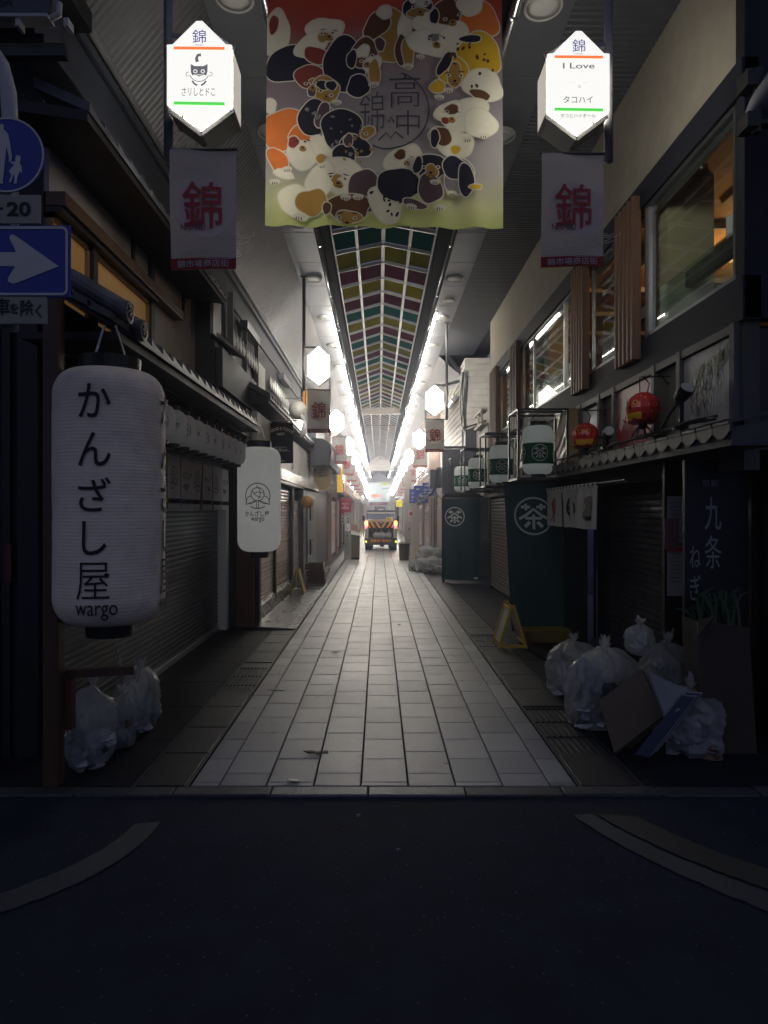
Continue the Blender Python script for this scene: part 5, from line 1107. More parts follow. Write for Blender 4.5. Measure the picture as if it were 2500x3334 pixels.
# ------------------------------------------------------------------ caged tea lanterns
TPAP = glow(cloth_mat("tea_lantern_paper", (.74, .76, .74), .55, var=.06), .07, (.9, 1, .97)); TGRN = cloth_mat("tea_lantern_green", (.012, .115, .06), .45, var=.12)  # tea lantern paper given added emission, standing in for light on it
CAGE = mat("cage_steel", (.05, .052, .06), .4, metal=.5, var=.2)
def tea_lantern(y, lab1, lab2):
    x0, x1, y0, y1, z0, z1 = 1.85, 2.5, y-.29, y+.33, 2.23, 3.15
    t = thing("lantern_cage", lab2, "steel frame", ((x0+x1)/2, y, z0), "black steel frames round the tea lanterns")
    mb = MB(); s = .028
    for yy in (y0, y1):
        for xx in (x0, x1): mb.bar((xx, yy, z0), (xx, yy, z1), s, s)
        for zz in (z0, z1): mb.bar((x0+.015, yy, zz), (x1+.1, yy, zz), s, s)
    for xx in (x0, x1):
        for zz in (z0, z1): mb.bar((xx, y0+.015, zz), (xx, y1-.015, zz), s, s)
    mb.bar((x0, y-.05, z1), (x1+.1, y-.05, z1), s, s)
    mb.build("frame", CAGE, t)
    lx, R, Hh = 2.165, .205, .66
    l = thing("tea_lantern", lab1, "paper lantern", (lx, y-.05, 2.30), "white paper lanterns with green tea bands")
    pr = barrel(R, Hh, .10, .018, .0012); a, b = .21*Hh, .64*Hh
    MB().lathe((lx, y-.05, 2.30), [p for p in pr if p[1] <= a], 40, cap=False).build("paper_shade", TPAP, l, smooth=True)
    MB().lathe((lx, y-.05, 2.30), [p for p in pr if a <= p[1]+.008 and p[1] <= b], 40, cap=False).build("green_band", TGRN, l, smooth=True)
    MB().lathe((lx, y-.05, 2.30), [p for p in pr if p[1]+.008 >= b], 40, cap=False).build("paper_shade", TPAP, l, smooth=True)
    MB().lathe((lx, y-.05, 2.30+Hh-.01), [(R*.56, 0), (R*.57, .065), (R*.5, .07)], 28).lathe((lx, y-.05, 2.265), [(R*.5, 0), (R*.5, .045)], 28).build("ring", BLACK, l)
    MB().tube([(lx, y-.05, 2.30+Hh+.06), (lx, y-.05, z1)], .006, 6).tube([(lx+R*.5*cos(q*pi/8), y-.05, 2.30+Hh+.04+.10*sin(q*pi/8)) for q in range(9)], .004, 5).lathe((lx, y-.05, 2.30+Hh+.12), [(.001, 0), (.022, .02), (.001, .045)], 8).build("hook", BLACK, l)
    mb = MB()
    for c in range(4): cha(mb, cyl(lx, y-.05, 2.30+.425*Hh, R+.004, radians(-5+90*c)), .108)
    mb.build("tea_mark", TEAW, l); return t, l
cg, tl = tea_lantern(9.25, "green banded tea lantern nearest the street in the first black frame", "nearest black steel lantern frame, above the near teal cloth")
for k, y in enumerate((12.0, 14.85, 17.6)):
    w_ = ORD[k+1]
    dup(cg, (2.175, y, 2.23), "%s black steel lantern frame from the street on the right" % w_); dup(tl, (2.165, y-.05, 2.30), "green banded tea lantern in the %s black frame from the street" % w_)
CARV = mat("carved_wood", (.30, .22, .16), .4, var=.35, vs=5, bump=.3, bs=20); PINE = mat("pine_side", (.42, .29, .15), .5, var=.25, vs=5, stretch=(1, 1, .15))
for k, y in enumerate((9.2, 11.95)):
    t = thing("carved_board", ("near", "far")[k]+" carved wooden wave board behind the %s tea lantern frame" % ORD[k], "carved board", (2.58, y, 2.42), "carved wooden boards behind the tea lanterns")
    MB().box(2.51, 2.655, y-.28, y+.34, 2.42, 3.16).build("box", PINE, t)
    mb = MB(); rn = random.Random(k)
    mb.grid(26, 34, lambda u, v: (2.508-.03*(.5+.5*sin(9*(u-.5)*(1+v)+6*sin(v*7+u*3)+v*22)), y-.26+.58*u, 2.44+.70*v)); mb.build("carving", CARV, t, smooth=True)
# ================================================================== second right lot: white boarded house and corrugated box
WH = thing("white_house", "white weatherboarded house wall with cables above the dark corrugated box", "building", (2.4, 18.6, 0))
CLAP = mat("weatherboard", (.60, .575, .53), .55, var=.08, vs=3, dirt=(.45, .42, .38), ds=2)
mb = MB()
for k in range(16):
    z = 3.3+k*.17; mb.hexa([(2.36, 18.58, z), (3.6, 18.58, z), (3.6, 18.66, z), (2.36, 18.66, z), (2.37, 18.60, z+.165), (3.6, 18.60, z+.165), (3.6, 18.66, z+.165), (2.37, 18.66, z+.165)])
    mb.hexa([(2.355, 18.66, z), (2.45, 18.66, z), (2.45, 26, z), (2.355, 26, z), (2.375, 18.66, z+.165), (2.45, 18.66, z+.165), (2.45, 26, z+.165), (2.375, 26, z+.165)])
mb.build("weatherboard", CLAP, WH)
MB().box(2.33, 2.39, 18.55, 18.6, 3.2, 5.7).build("corner_trim", WHITE_P, WH)
mb = MB()
for k, (dx, dy) in enumerate(((0, 0), (.05, .03), (-.04, .02), (.02, .08))): mb.tube([(2.30+dx+.03*sin(q*.9+k), 18.42+dy, 5.6-q*.28) for q in range(9)], .014+.004*(k % 2), 6)
mb.build("cable_bundle", DKGREY, WH)
MB().box(2.2, 3.4, 18.7, 26, 0, 3.2).build("lower_wall", mat("stone_grey", (.22, .2, .19), .7, var=.25), WH)
mb = MB(); f_ = slats(mb, 2.18, 19.2, 25.5, .1, 2.3, .09, .014, -1); mb.build("shutter", mat("brick_shutter", (.33, .30, .27), .4, metal=.4, var=.25, vs=2), WH)
CB = thing("corrugated_box", "dark ribbed sheet metal box over the far teal cloth", "shop front", (2.1, 18, 2.3))
CORB = mat("ribbed_sheet", (.065, .066, .082), .45, metal=.4, var=.2)
def ribs(mb, x0, x1, y, z0, z1, per=.06):
    n = int((x1-x0)/per)
    for k in range(n): mb.box(x0+k*per+.008, x0+k*per+per*.6, y-.014, y, z0, z1)
mb = MB().box(1.70, 2.75, 18.1, 18.55, 2.25, 3.46); ribs(mb, 1.70, 2.75, 18.1, 2.25, 3.44)
mb.hexa([(2.3, 18.0, 3.46), (2.8, 18.0, 3.46), (2.8, 18.5, 3.46), (2.3, 18.5, 3.46), (2.3, 18.0, 3.95), (2.8, 18.0, 4.15), (2.8, 18.5, 4.15), (2.3, 18.5, 3.95)]); ribs(mb, 2.3, 2.76, 18.0, 3.46, 3.98)
mb.build("ribbed_sheet", CORB, CB)
MB().bar((2.22, 18.0, 3.99), (2.85, 18.0, 4.2), .12, .04).bar((1.66, 18.06, 3.50), (2.4, 18.06, 3.50), .1, .06).build("capping", CHAR, CB)
MB().box(1.68, 2.66, 17.3, 18.5, 2.15, 2.24).box(1.60, 1.66, 17.0, 17.06, 0, 2.2).build("canopy", BLACK, CB)
MB().box(2.45, 2.62, 16.15, 17.4, 3.86, 3.92).box(2.45, 2.6, 16.15, 17.4, 4.2, 4.25).box(2.47, 2.52, 16.3, 16.4, 3.92, 4.2).box(2.47, 2.52, 16.9, 17.0, 3.92, 4.2).box(2.6, 2.9, 16.12, 18, 2.2, 3.9).build("balcony_rail", mat("pale_rail", (.36, .33, .30), .6, var=.15), CB)
AC = thing("duct_box", "dark air duct box with bent pipe left of the caged tea lanterns", "duct", (1.55, 18.7, 2.3))
MB().box(1.42, 1.75, 18.7, 19.4, 2.45, 2.95).build("box", DKGREY, AC, bevel=.02)
MB().tube([(1.72, 18.62, 2.98), (1.62, 18.62, 2.97), (1.58, 18.62, 2.85), (1.56, 18.62, 2.5), (1.48, 18.64, 2.3), (1.4, 18.66, 2.22)], .035, 10).build("pipe", DKGREY, AC, smooth=True)
tag(MB().tube([(2.2, 20.0, 5.1), (2.25, 22.2, 5.2)], .06, 10).box(2.2, 2.34, 19.9, 22.3, 5.16, 5.24).build("steel_lamp_pipe", STEEL, loc=(2.2, 21, 5.1)), "shiny steel tube fixed above the white boarded wall", "pipe")
# ================================================================== far lots on both sides
FC = [("cream", (.42, .38, .33)), ("rose", (.42, .32, .28)), ("stone", (.35, .33, .31)), ("tan", (.36, .28, .2)), ("white", (.55, .52, .48)), ("brown", (.14, .09, .06)), ("slate", (.12, .12, .14))]
def lot(side, y0, y1, x, k, lab):
    s = 1 if side == "right" else -1; rn = random.Random(k*17+3)
    t = thing("shop_house", lab, "building", (s*x, y0, 0), "far shop houses along the lane")
    c = FC[rn.randrange(len(FC))]; m = mat("facade_"+c[0], c[1], .75, var=.15, vs=2)
    hz = rn.uniform(2.35, 2.75); xb = x+.1
    MB().box(s*(x+.06), s*(x+1.6), y0+.02, y1-.02, hz, 5.75).build("wall", m, t)
    MB().box(s*(x+.16), s*(x+1.6), y0+.02, y1-.02, 0, hz).build("base_wall", DKGREY, t)
    MB().box(s*x, s*(x+.2), y0, y0+.16, 0, hz).box(s*x, s*(x+.2), y1-.16, y1, 0, hz).build("pillar", m, t)
    sl_ = MB(); slats(sl_, s*(x+.12), y0+.2, y1-.2, .1, hz-.3, .11, .02, -s); sl_.build("shutter", SHUT if k % 3 else SHUTR, t)
    d = rn.uniform(.25, .5); a0 = s*(x-d)
    MB().hexa([(a0, y0+.1, hz-.12), (s*(x+.1), y0+.1, hz+.2), (s*(x+.1), y1-.1, hz+.2), (a0, y1-.1, hz-.12), (a0, y0+.1, hz-.06), (s*(x+.1), y0+.1, hz+.28), (s*(x+.1), y1-.1, hz+.28), (a0, y1-.1, hz-.06)]).build("awning", mat("awning_"+str(k % 4), [(.08, .08, .1), (.32, .09, .06), (.1, .14, .22), (.3, .27, .2)][k % 4], .7, var=.2), t)
    fq = plane((s*(x+.05), (y0+y1)/2, 3.7), (0, -s, 0), (0, 0, 1))
    w1 = MB().box(s*(x+.0), s*(x+.06), y0+.5, y1-.5, 3.25, 4.5).build("window", ALU, t)
    MB().box(s*(x-.012), s*(x-.004), y0+.56, (y0+y1)/2-.03, 3.32, 4.43).box(s*(x-.012), s*(x-.004), (y0+y1)/2+.03, y1-.56, 3.32, 4.43).build("pane", mat("dark_pane", (.10, .10, .11), .15, spec=.7, var=.3), w1)
    mb = MB()
    for q in range(7): mb.box(s*(x-.05), s*(x-.02), y0+.5, y1-.5, 3.3+q*.17, 3.34+q*.17)
    if k % 2: mb.build("blind_slats", m, t)
    return t
ys = [24.6, 28.5, 32.5, 37, 41.5, 46, 51, 56, 61.5, 67, 73, 80]
for k in range(len(ys)-1):
    lot("left", ys[k], ys[k+1], 1.72+.06*(k % 3), k, "far shop house behind the lantern row, %s lot along the left side" % ORD[k+3])
ys2 = [26.1, 30.5, 35, 39.5, 44, 49, 54, 59.5, 65, 72, 80]
for k in range(len(ys2)-1):
    lot("right", ys2[k], ys2[k+1], 1.92+.05*(k % 3), k+20, "far shop house behind the lantern row, %s lot along the right side" % ORD[k+2])
EW = thing("end_building", "pale building closing the far end of the lane", "building", (0, 92, 0))
MB().box(-6, 6, 92, 93, 0, 9).build("wall", mat("end_wall", (.62, .56, .50), .7, var=.1), EW)
MB().box(-1.2, 1.2, 91.8, 92, 2.6, 3.2).build("fascia", mat("end_fascia", (.45, .13, .06), .6), EW)
MB().box(-.9, .9, 91.9, 92, 0, 2.4).build("doorway", MIDGREY, EW)
# fish banner
FB = thing("fish_banner", "pale blue cloth banner with an orange fish hanging over the far lane", "banner", (.03, 70, 2.69))
fx0, fx1, fz0, fz1 = -1.08, 1.17, 2.72, 4.80
def fbn(u, v, d=0): return (fx0+(fx1-fx0)*u, 70+.05*sin(u*9)*(1-v)-d, fz0+(fz1-fz0)*v)
MB().grid(20, 10, fbn).build("cloth", cloth_mat("sea_cloth", (.42, .48, .50), .5, var=.12), FB, smooth=True)
def fish(px, py, L_, Hh, m, nm, flip=1, rot=0):
    pts = [(.5, 0), (.35, .38), (.1, .5), (-.2, .36), (-.38, .08), (-.5, .34), (-.46, 0), (-.5, -.34), (-.38, -.08), (-.2, -.32), (.1, -.42), (.36, -.28)]
    f = lambda a, b: fbn(px+flip*a*L_*cos(rot)-b*Hh*sin(rot), py+b*Hh*cos(rot)+a*L_*sin(rot), .02)
    MB().poly(pts, f).build(nm, m, FB)
fish(.36, .31, .52, .22, mat("fish_orange", (.62, .17, .04), .6, var=.2), "orange_fish", -1)
fish(.80, .92, .42, .20, mat("fish_lime", (.42, .48, .12), .6, var=.2), "green_fish", -1)
fish(.80, .68, .42, .10, mat("fish_slate", (.16, .2, .27), .6, var=.2), "grey_fish", -1, -.12)
fish(.86, .50, .16, .06, mat("fish_slate", (.16, .2, .27), .6), "small_fish", -1)
fish(.76, .14, .22, .07, mat("fish_dark", (.07, .06, .06), .6), "dark_fish", -1, .6)
fish(.24, .76, .09, .04, mat("fish_slate", (.16, .2, .27), .6), "small_fish", 1, -.8)
MB().tube([(fx0, 70, fz1+.02), (fx1, 70, fz1+.02)], .03, 6).box(fx0+.05, fx1-.1, 69.99, 70.03, fz0-.06, fz0+.01).build("rod", BLACK, FB)
# ================================================================== shop signs further in
def sign(name, lab, x, y, z, wd, hh, m, tx, tm, cat="sign", arm=0):
    t = thing(name, lab, cat, (x, y, z-hh/2)); MB().box(x-wd/2, x+wd/2, y, y+.05, z-hh/2, z+hh/2).build("panel", m, t, bevel=.004)
    f = front(x, y-.004, z); mb = MB()
    for st, h_, dx, dz in tx: mb.text(st, f, h=h_, c=(dx, dz), bold=.012)
    if tx: mb.build("lettering", tm, t)
    if arm: MB().tube([(x, y+.02, z+hh/2), (x, y+.02, z+hh/2+.1), (x+arm, y+.02, z+hh/2+.1)], .014, 6).build("arm", BLACK, t)
    return t
sign("red_sign", "crimson hanging sign with a small white cow and steak lettering", -1.24, 25, 1.99, .42, .60, mat("crimson", (.36, .03, .07), .5, var=.1), [("STEAK", .07, 0, -.08), ("WAGYU", .05, 0, .08), ("AND", .035, 0, 0)], WHITE_P, arm=-.35)
yl = sign("yellow_sign", "tall amber yellow sign panel standing out from the left shop row", -1.40, 24.4, 2.95, .20, .95, mat("amber_sign", (.65, .38, .04), .5, var=.15, emit=.25, ecol=(1, .6, .1)), [], INK)
sign("cream_sign", "cream side panel beside the amber yellow sign on the left", -1.58, 24.2, 2.85, .16, 1.1, mat("cream_panel", (.5, .45, .38), .6, var=.1), [], INK)
sign("poster", "poster of dishes pinned below the crimson sign", -1.22, 24.8, 1.47, .30, .27, mat("poster_white", (.5, .48, .45), .6, var=.1), [("▪ ▪", .07, 0, .06), ("▪ ▪", .07, 0, -.05)], mat("poster_brown", (.14, .07, .05), .6))
sign("paper_notice", "white notice with red ladle mark under the dish poster", -1.14, 24.6, 1.20, .18, .26, WHITE_P, [("し", .1, 0, 0)], RED)
sign("paper_notice", "small green and white notice on the grey left post", -1.14, 24.5, .84, .15, .30, mat("pale_green", (.32, .38, .33), .6), [("■", .06, 0, .06), ("□", .07, 0, -.07)], DKGREY)
tag(MB().box(-1.28, -1.02, 24.9, 25.2, 0, 1.75).build("grey_post", mat("post_grey", (.33, .31, .29), .7, var=.15), loc=(-1.15, 25, 0)), "grey square post behind notices on the left", "post")
FISHW = [("KIMURA", .06, 0, .13)]
k1 = sign("blue_sign", "front blue sign with white fish, crab and shrimp pictograms", 1.68, 22.4, 2.52, .46, .44, mat("royal_blue", (.025, .06, .28), .5, var=.08), FISHW, WHITE_P)
f = front(1.68, 22.39, 2.50); mb = MB()
for q, dx in enumerate((-.14, 0, .14)):
    mb.stroke([(dx+.045*cos(a)*(1 if q != 1 else .7), .01+.028*sin(a)) for a in [2*pi*r/14 for r in range(15)]], .01, f).stroke([(dx+.03, .02), (dx+.065, -.02)], .01, f)
    mb.stroke([(dx-.05, -.08), (dx+.05, -.08)], .022, f)
mb.build("pictogram", WHITE_P, k1)
k2 = sign("blue_sign", "middle blue sign with white lettering behind the fish pictogram sign", 1.50, 24.0, 2.40, .5, .6, MATS["royal_blue"], [("KIM", .05, -.12, .18), ("ゆ", .16, .02, -.05), ("〜〜", .03, 0, -.22)], WHITE_P)
k3 = sign("blue_sign", "left blue sign with a small white bottle mark", 1.32, 25.2, 2.36, .36, .52, MATS["royal_blue"], [("ん", .09, -.06, .12), ("□", .08, -.06, -.04), ("〜〜", .03, -.02, -.17)], WHITE_P)
sign("yellow_sign", "bright yellow sign with black katakana on the right", .95, 31.5, 2.15, .30, .30, mat("lemon_sign", (.62, .55, .03), .5, var=.05, emit=.25, ecol=(1, .9, .1)), [("レック", .085, 0, .04), ("メニュー", .045, 0, -.07)], INK)
sign("paper_notice", "white notice with red round mark on the right grey post", 1.28, 26.6, 1.62, .26, .44, mat("notice_white2", (.5, .47, .45), .6, var=.08), [("●", .16, 0, .08), ("〜〜", .03, 0, -.08), ("〜〜", .03, 0, -.14)], RED)
tag(MB().box(1.05, 1.30, 27, 27.3, 0, 3.4).box(1.02, 1.33, 26.95, 27.35, 2.2, 2.6).build("grey_pillar", mat("pillar_grey", (.38, .35, .33), .65, var=.12), loc=(1.17, 27.1, 0)), "pale grey square pillar beside the blue signs", "pillar")
mb = MB()
for z in (1.1, 1.45, 1.75): mb.lathe((1.22, 26.97, z), [(.001, -.05), (.045, -.03), (.05, .02), (.001, .03)], 12, axis='y')
tag(mb.build("meter", MIDGREY, loc=(1.2, 26.98, 1.4)), "three round grey meters in a column on the pale pillar", "meter")
tag(MB().box(1.32, 1.58, 26.4, 26.6, 0, 2.3).build("beige_post", mat("post_beige", (.40, .37, .34), .6, var=.12), loc=(1.45, 26.5, 0)), "beige post to the right of the pale grey pillar", "post")
tag(MB().tube([(1.78, 21.0, 0), (1.78, 21.0, 2.2)], .035, 8).tube([(1.66, 21.2, 0), (1.66, 21.2, 2.2)], .02, 8).build("drain_pipe", MIDGREY, loc=(1.78, 21, 0)), "grey drain pipes beside the brick coloured shutter", "pipe")
# dried flower garland over the right shutter
GL = thing("flower_garland", "garland of pale dried flowers hanging over the right shutter", "garland", (1.7, 21.3, 2.0))
mb = MB(); ml = MB(); rn = random.Random(8)
for k in range(150):
    u = rn.random(); c = Vector((1.15+.75*u, 21.3+rn.uniform(-.2, .2), 2.05+.28*sin(u*2.6)+rn.gauss(0, .08)))
    r = rn.uniform(.02, .06); a = rn.random()*6; b = mb if rn.random() < .55 else ml
    p1 = Vector((rn.gauss(0, 1), rn.gauss(0, 1), rn.gauss(0, 1))).normalized(); p2 = p1.orthogonal().normalized(); p3 = p1.cross(p2)
    for q in range(4): d = p2*cos(q*1.57)+p3*sin(q*1.57); b.add([c, c+d*r*.8+p1*r*.5-p2.cross(d)*r*.3, c+d*r*1.5, c+d*r*.8+p1*r*.3+p3*r*.3], [(0, 1, 2, 3)])
mb.build("blossoms", mat("dry_petal", (.42, .39, .36), .7, var=.2), GL); ml.build("leaves", mat("dry_leaf", (.05, .055, .05), .7, var=.3), GL)
for q, (x, z) in enumerate(((1.88, 1.90), (1.52, 1.85))): tag(MB().lathe((x, 20.9, z), [(.001, -.02), (.05, -.01), (.035, .05), (.012, .09), (.01, .16)], 14).build("bell_lamp", mat("lamp_white", (.6, .58, .55), .3, var=.05), loc=(x, 20.9, z), smooth=True), ("right" if q == 0 else "left")+" small white bell lamp hanging below the flower garland", "lamp", "bell lamps below the garland")
# ================================================================== garbage truck
TX, TY = .10, 30.9
TR = thing("garbage_truck", "small garbage truck seen from behind with orange and black chevrons and open hopper", "garbage truck", (TX, TY, 0))
TB = mat("truck_black", (.015, .017, .022), .35, var=.15, coat=.3); TBL = mat("truck_blue", (.035, .055, .14), .3, var=.1, coat=.3); TO = mat("truck_orange", (.70, .28, .03), .4, var=.08); TS = mat("truck_silver", (.48, .46, .44), .4, metal=.4, var=.12)
bx = lambda a, b, y0, y1, z0, z1: MB().box(TX+a, TX+b, TY+y0, TY+y1, z0, z1)
MB().box(TX-.66, TX+.66, TY+.35, TY+2.0, .45, 1.72).build("body", TS, TR, bevel=.03)
MB().hexa([(TX-.64, TY+.0, 1.38), (TX+.64, TY+.0, 1.38), (TX+.66, TY+.6, 1.38), (TX-.66, TY+.6, 1.38), (TX-.62, TY+.12, 1.80), (TX+.62, TY+.12, 1.80), (TX+.62, TY+.6, 1.82), (TX-.62, TY+.6, 1.82)]).build("tailgate_top", TBL, TR, bevel=.02)
bx(-.62, .62, .03, .14, 1.68, 1.755).build("top_strip", TS, TR); bx(-.66, .66, .05, .5, 1.785, 1.83).build("top_cap", BLACK, TR, bevel=.01)
bx(-.60, .60, -.05, .02, 1.30, 1.42).build("bumper_shelf", mat("truck_tan", (.42, .30, .17), .5, var=.1), TR, bevel=.01)
bx(-.60, .60, -.02, .3, 1.03, 1.30).build("chevron_panel", TB, TR)
f = front(TX, TY-.026, 1.165); mb = MB()
for s in (-1, 1):
    for c0 in (.06, .30, .52): mb.poly([(s*(c0-.06), -.13), (s*(c0+.04), -.13), (s*min(.6, c0+.20), .13), (s*min(.6, c0+.10), .13)], f)
mb.build("chevron_stripes", TO, TR)
MB().lathe((TX, TY-.05, 1.26), [(.085, -.01), (.09, .03)], 6, axis='y').build("latch", BLACK, TR)
bx(-.04, .04, -.075, -.062, 1.25, 1.30).build("latch_plate", STEEL, TR)
pl = bx(.24, .52, -.09, -.075, 1.375, 1.52).build("licence_plate", mat("plate_yellow", (.65, .46, .06), .5, var=.03), TR)
MB().text("28-27", front(TX+.38, TY-.094, 1.43), w=.2, h=.06, bold=.01).text("京都", front(TX+.38, TY-.094, 1.495), w=.08, h=.03).build("lettering", INK, pl)
TAILR = mat("tail_red", (.6, .03, .02), .3, var=0, emit=9, ecol=(1, .04, .05)); TAILO = mat("tail_amber", (.8, .35, .05), .3, var=0, emit=6, ecol=(1, .38, .06))
for s in (-1, 1):
    t_ = bx(s*.74, s*.60, -.06, .1, 1.04, 1.35).build("tail_light", TB, TR, bevel=.01)
    bx(s*.73, s*.61, -.075, -.062, 1.05, 1.14).build("red_lens", TAILR, t_); bx(s*.73, s*.61, -.08, -.062, 1.15, 1.34).build("amber_lens", TAILO, t_)
    bx(s*.735, s*.58, -.02, .5, .45, 1.03).build("side_frame", TS, TR, bevel=.01)
    bx(s*.70, s*.66, -.04, -.022, .62, .98).build("reflector", TB, TR)
    MB().lathe((TX+s*.68, TY-.17, .41), [(.001, -.02), (.05, -.01), (.05, .02)], 16, axis='y').build("marker_light", mat("marker_lime", (.55, .7, .05), .3, var=0, emit=.9, ecol=(.75, .9, .08)), TR)
    for yy in (.35, 2.7):
        wl = MB().lathe((TX+s*.555, TY+yy, .27), [(.16, -.165), (.255, -.17), (.275, -.13), (.275, .13), (.255, .17), (.16, .165)], 28, axis='x', cap=False).build("tyre", RUBBER, TR, smooth=True)
        MB().lathe((TX+s*.555, TY+yy, .27), [(.001, -.12), (.17, -.15), (.17, .15), (.001, .12)], 20, axis='x').build("rim", STEEL, wl)
MB().box(TX-.58, TX+.58, TY+.31, TY+.345, .55, 1.04).box(TX-.58, TX+.58, TY-.02, TY+.34, .5, .56).build("hopper", TB, TR)
bx(-.74, .74, -.15, .2, .26, .58).build("rear_bumper", TB, TR, bevel=.02)
bx(-.47, .47, -.165, -.152, .39, .51).build("stripe_board", mat("stripe_dark", (.22, .05, .03), .5), TR)
mb = MB(); f = front(TX, TY-.168, .45)
for s in (-1, 1):
    for c0 in (.04, .20, .36): mb.poly([(s*c0, .055), (s*(c0+.08), .055), (s*min(.46, c0+.15), -.055), (s*min(.46, c0+.07), -.055)], f)
mb.build("stripes", TO, TR)
bx(-.5, .5, .1, 2.9, .30, .45).build("chassis", BLACK, TR)
MB().lathe((TX+.05, TY+.35, .27), [(.001, -.12), (.12, -.08), (.12, .08), (.001, .12)], 14, axis='x').build("axle", BLACK, TR)
MB().hexa([(TX-.70, TY+2.1, .4), (TX+.70, TY+2.1, .4), (TX+.70, TY+3.3, .4), (TX-.70, TY+3.3, .4), (TX-.66, TY+2.1, 1.78), (TX+.66, TY+2.1, 1.78), (TX+.62, TY+2.9, 1.78), (TX-.62, TY+2.9, 1.78)]).build("cab", TS, TR, bevel=.04)
for s in (-1, 1):
    mr = MB().tube([(TX+s*.68, TY+2.9, 1.3), (TX+s*.86, TY+2.9, 1.32), (TX+s*.86, TY+2.9, 1.4)], .012, 6).build("mirror", BLACK, TR)
    MB().box(TX+s*.80, TX+s*.92, TY+2.88, TY+2.93, 1.32, 1.56).build("mirror_glass", TB, mr)
MB().box(TX-.12, TX+.12, TY+.2, TY+.28, 1.85, 1.90).tube([(TX-.36, TY+.5, 1.86), (TX-.36, TY+.5, 2.02)], .05, 10).tube([(TX+.38, TY+.5, 1.86), (TX+.38, TY+.5, 2.02)], .05, 10).build("beacon", mat("beacon_white", (.8, .75, .7), .3, var=0), TR)
# ================================================================== garbage bags
BAGM = bag_mat("clear_bag", (.44, .46, .475), .50, .14); BAGW = bag_mat("white_bag", (.55, .56, .57), .90, .22)
JUNK = [mat("junk_"+n, c, .7, var=.4, vs=14, bump=.4, bs=30) for n, c in (("white", (.50, .49, .47)), ("grey", (.22, .22, .23)), ("brown", (.16, .11, .07)), ("dark", (.035, .035, .04)), ("pale", (.36, .36, .38)))]
def bag(x, y, z0, rx_, ry, h, seed, lab, m=None, tie=(0, 0), ears=True, group="garbage bags piled by the shutters", filling=True):
    rn = random.Random(seed); off = Vector((seed*3.1, seed*1.7, 0))
    t = thing("garbage_bag", lab, "garbage bag", (x, y, z0), group)
    ex = [rn.uniform(3.4, 6.0), rn.uniform(0, 6.28)]; npl = rn.randint(9, 13)
    def sh(u, v, k=1.):
        a = 2*pi*u; b = pi*(v-.5)
        r = cos(b)**.55 if abs(b) < pi/2-1e-3 else 0
        zz = .5+.5*sin(b); p = Vector((cos(a)*r, sin(a)*r, zz*1.4))
        n = noise.noise(p*1.5+off)*.20+noise.noise(p*3.2+off)*.09
        ple = (1-abs(sin(a*npl*.5+noise.noise(p*2+off)*2.5)))**2*.16*max(0, zz-.55)      # pleats gathered to the knot
        cre = (1-abs(noise.noise(Vector((p.x*3.4+p.z*2.5, p.y*3.4, p.z*2.2))+off*2)))**9*.10+(1-abs(noise.noise(Vector((p.x*6, p.y*6-p.z*3, p.z*5))+off)))**12*.05
        k2 = 1+n-ple*.9+cre-.06
        if ears and zz < .35:
            for e in ex: k2 += max(0, cos(a-e)-.84)*2.4*(1-zz/.35)
        if zz > .80: k2 *= 1-.55*((zz-.80)/.20)**1.5
        return (x+p.x*rx_*k2*k+tie[0]*zz**2, y+p.y*ry*k2*k+tie[1]*zz**2, max(z0+.004, z0+.004+h*zz*(1+.3*n)*k))
    MB().grid(96, 60, lambda u, v: sh(u, v)).build("film", m or BAGM, t, smooth=True)
    if filling:
        mb = MB()
        for q in range(30):
            c = Vector(sh(rn.random(), rn.uniform(.1, .78), rn.uniform(.35, .80))); rr = rn.uniform(.045, .10)*min(1, rx_/.22); o2 = Vector((q*2.3, seed, 0)); sx = rn.uniform(.5, 1.5)
            def jk(u, v):
                a, b = 2*pi*u, pi*(v-.5); d = Vector((cos(a)*cos(b)*sx, sin(a)*cos(b), sin(b))); k = rr*(1+.9*noise.noise(d*1.9+o2))
                return (c.x+d.x*k, c.y+d.y*k, max(z0+.01, c.z+d.z*k))
            mb.grid(9, 6, jk, rn.choice([0, 0, 1, 1, 2, 3, 4, 4]))
        mb.build("contents_mark", JUNK, t).name = "contents"
    mb = MB(); c = Vector(sh(0, .999))
    for k in range(8):
        a = k*2*pi/8+seed; d = Vector((cos(a), sin(a), 0)); e_ = Vector((-sin(a), cos(a), 0)); l = rn.uniform(.05, .11)*min(1.2, h/.4)
        mb.add([c-Vector((0, 0, .02))+d*.008, c+d*.03+e_*.02+Vector((0, 0, l*.5)), c+d*.055+e_*.006+Vector((0, 0, l)), c+d*.05-e_*.01+Vector((0, 0, l*.95)), c+d*.025-e_*.022+Vector((0, 0, l*.5))], [(0, 1, 2, 3, 4)])
    mb.build("knot", m or BAGM, t); return t
bag(1.95, 6.75, 0, .27, .27, .50, 1, "clear garbage bag at the back left of the right pile", tie=(.0, .02))
bag(1.76, 5.66, 0, .225, .23, .64, 2, "clear knotted garbage bag at the front left of the right pile", tie=(.14, .05))
bag(2.13, 6.05, 0, .23, .24, .58, 3, "clear garbage bag behind the cardboard sheets of the right pile", tie=(-.1, 0))
bag(2.32, 6.0, .52, .135, .135, .27, 4, "small tied white bag on top of the right pile", BAGW, ears=False, filling=False)
bag(2.46, 5.75, 0, .26, .26, .68, 5, "clear bag of crumpled plastic at the back right of the right pile")
bag(2.34, 5.08, 0, .225, .24, .46, 6, "wide clear garbage bag at the front right of the right pile")
bag(-2.03, 4.76, 0, .16, .17, .56, 7, "clear garbage bag at the foot of the left corner post", tie=(.02, 0))
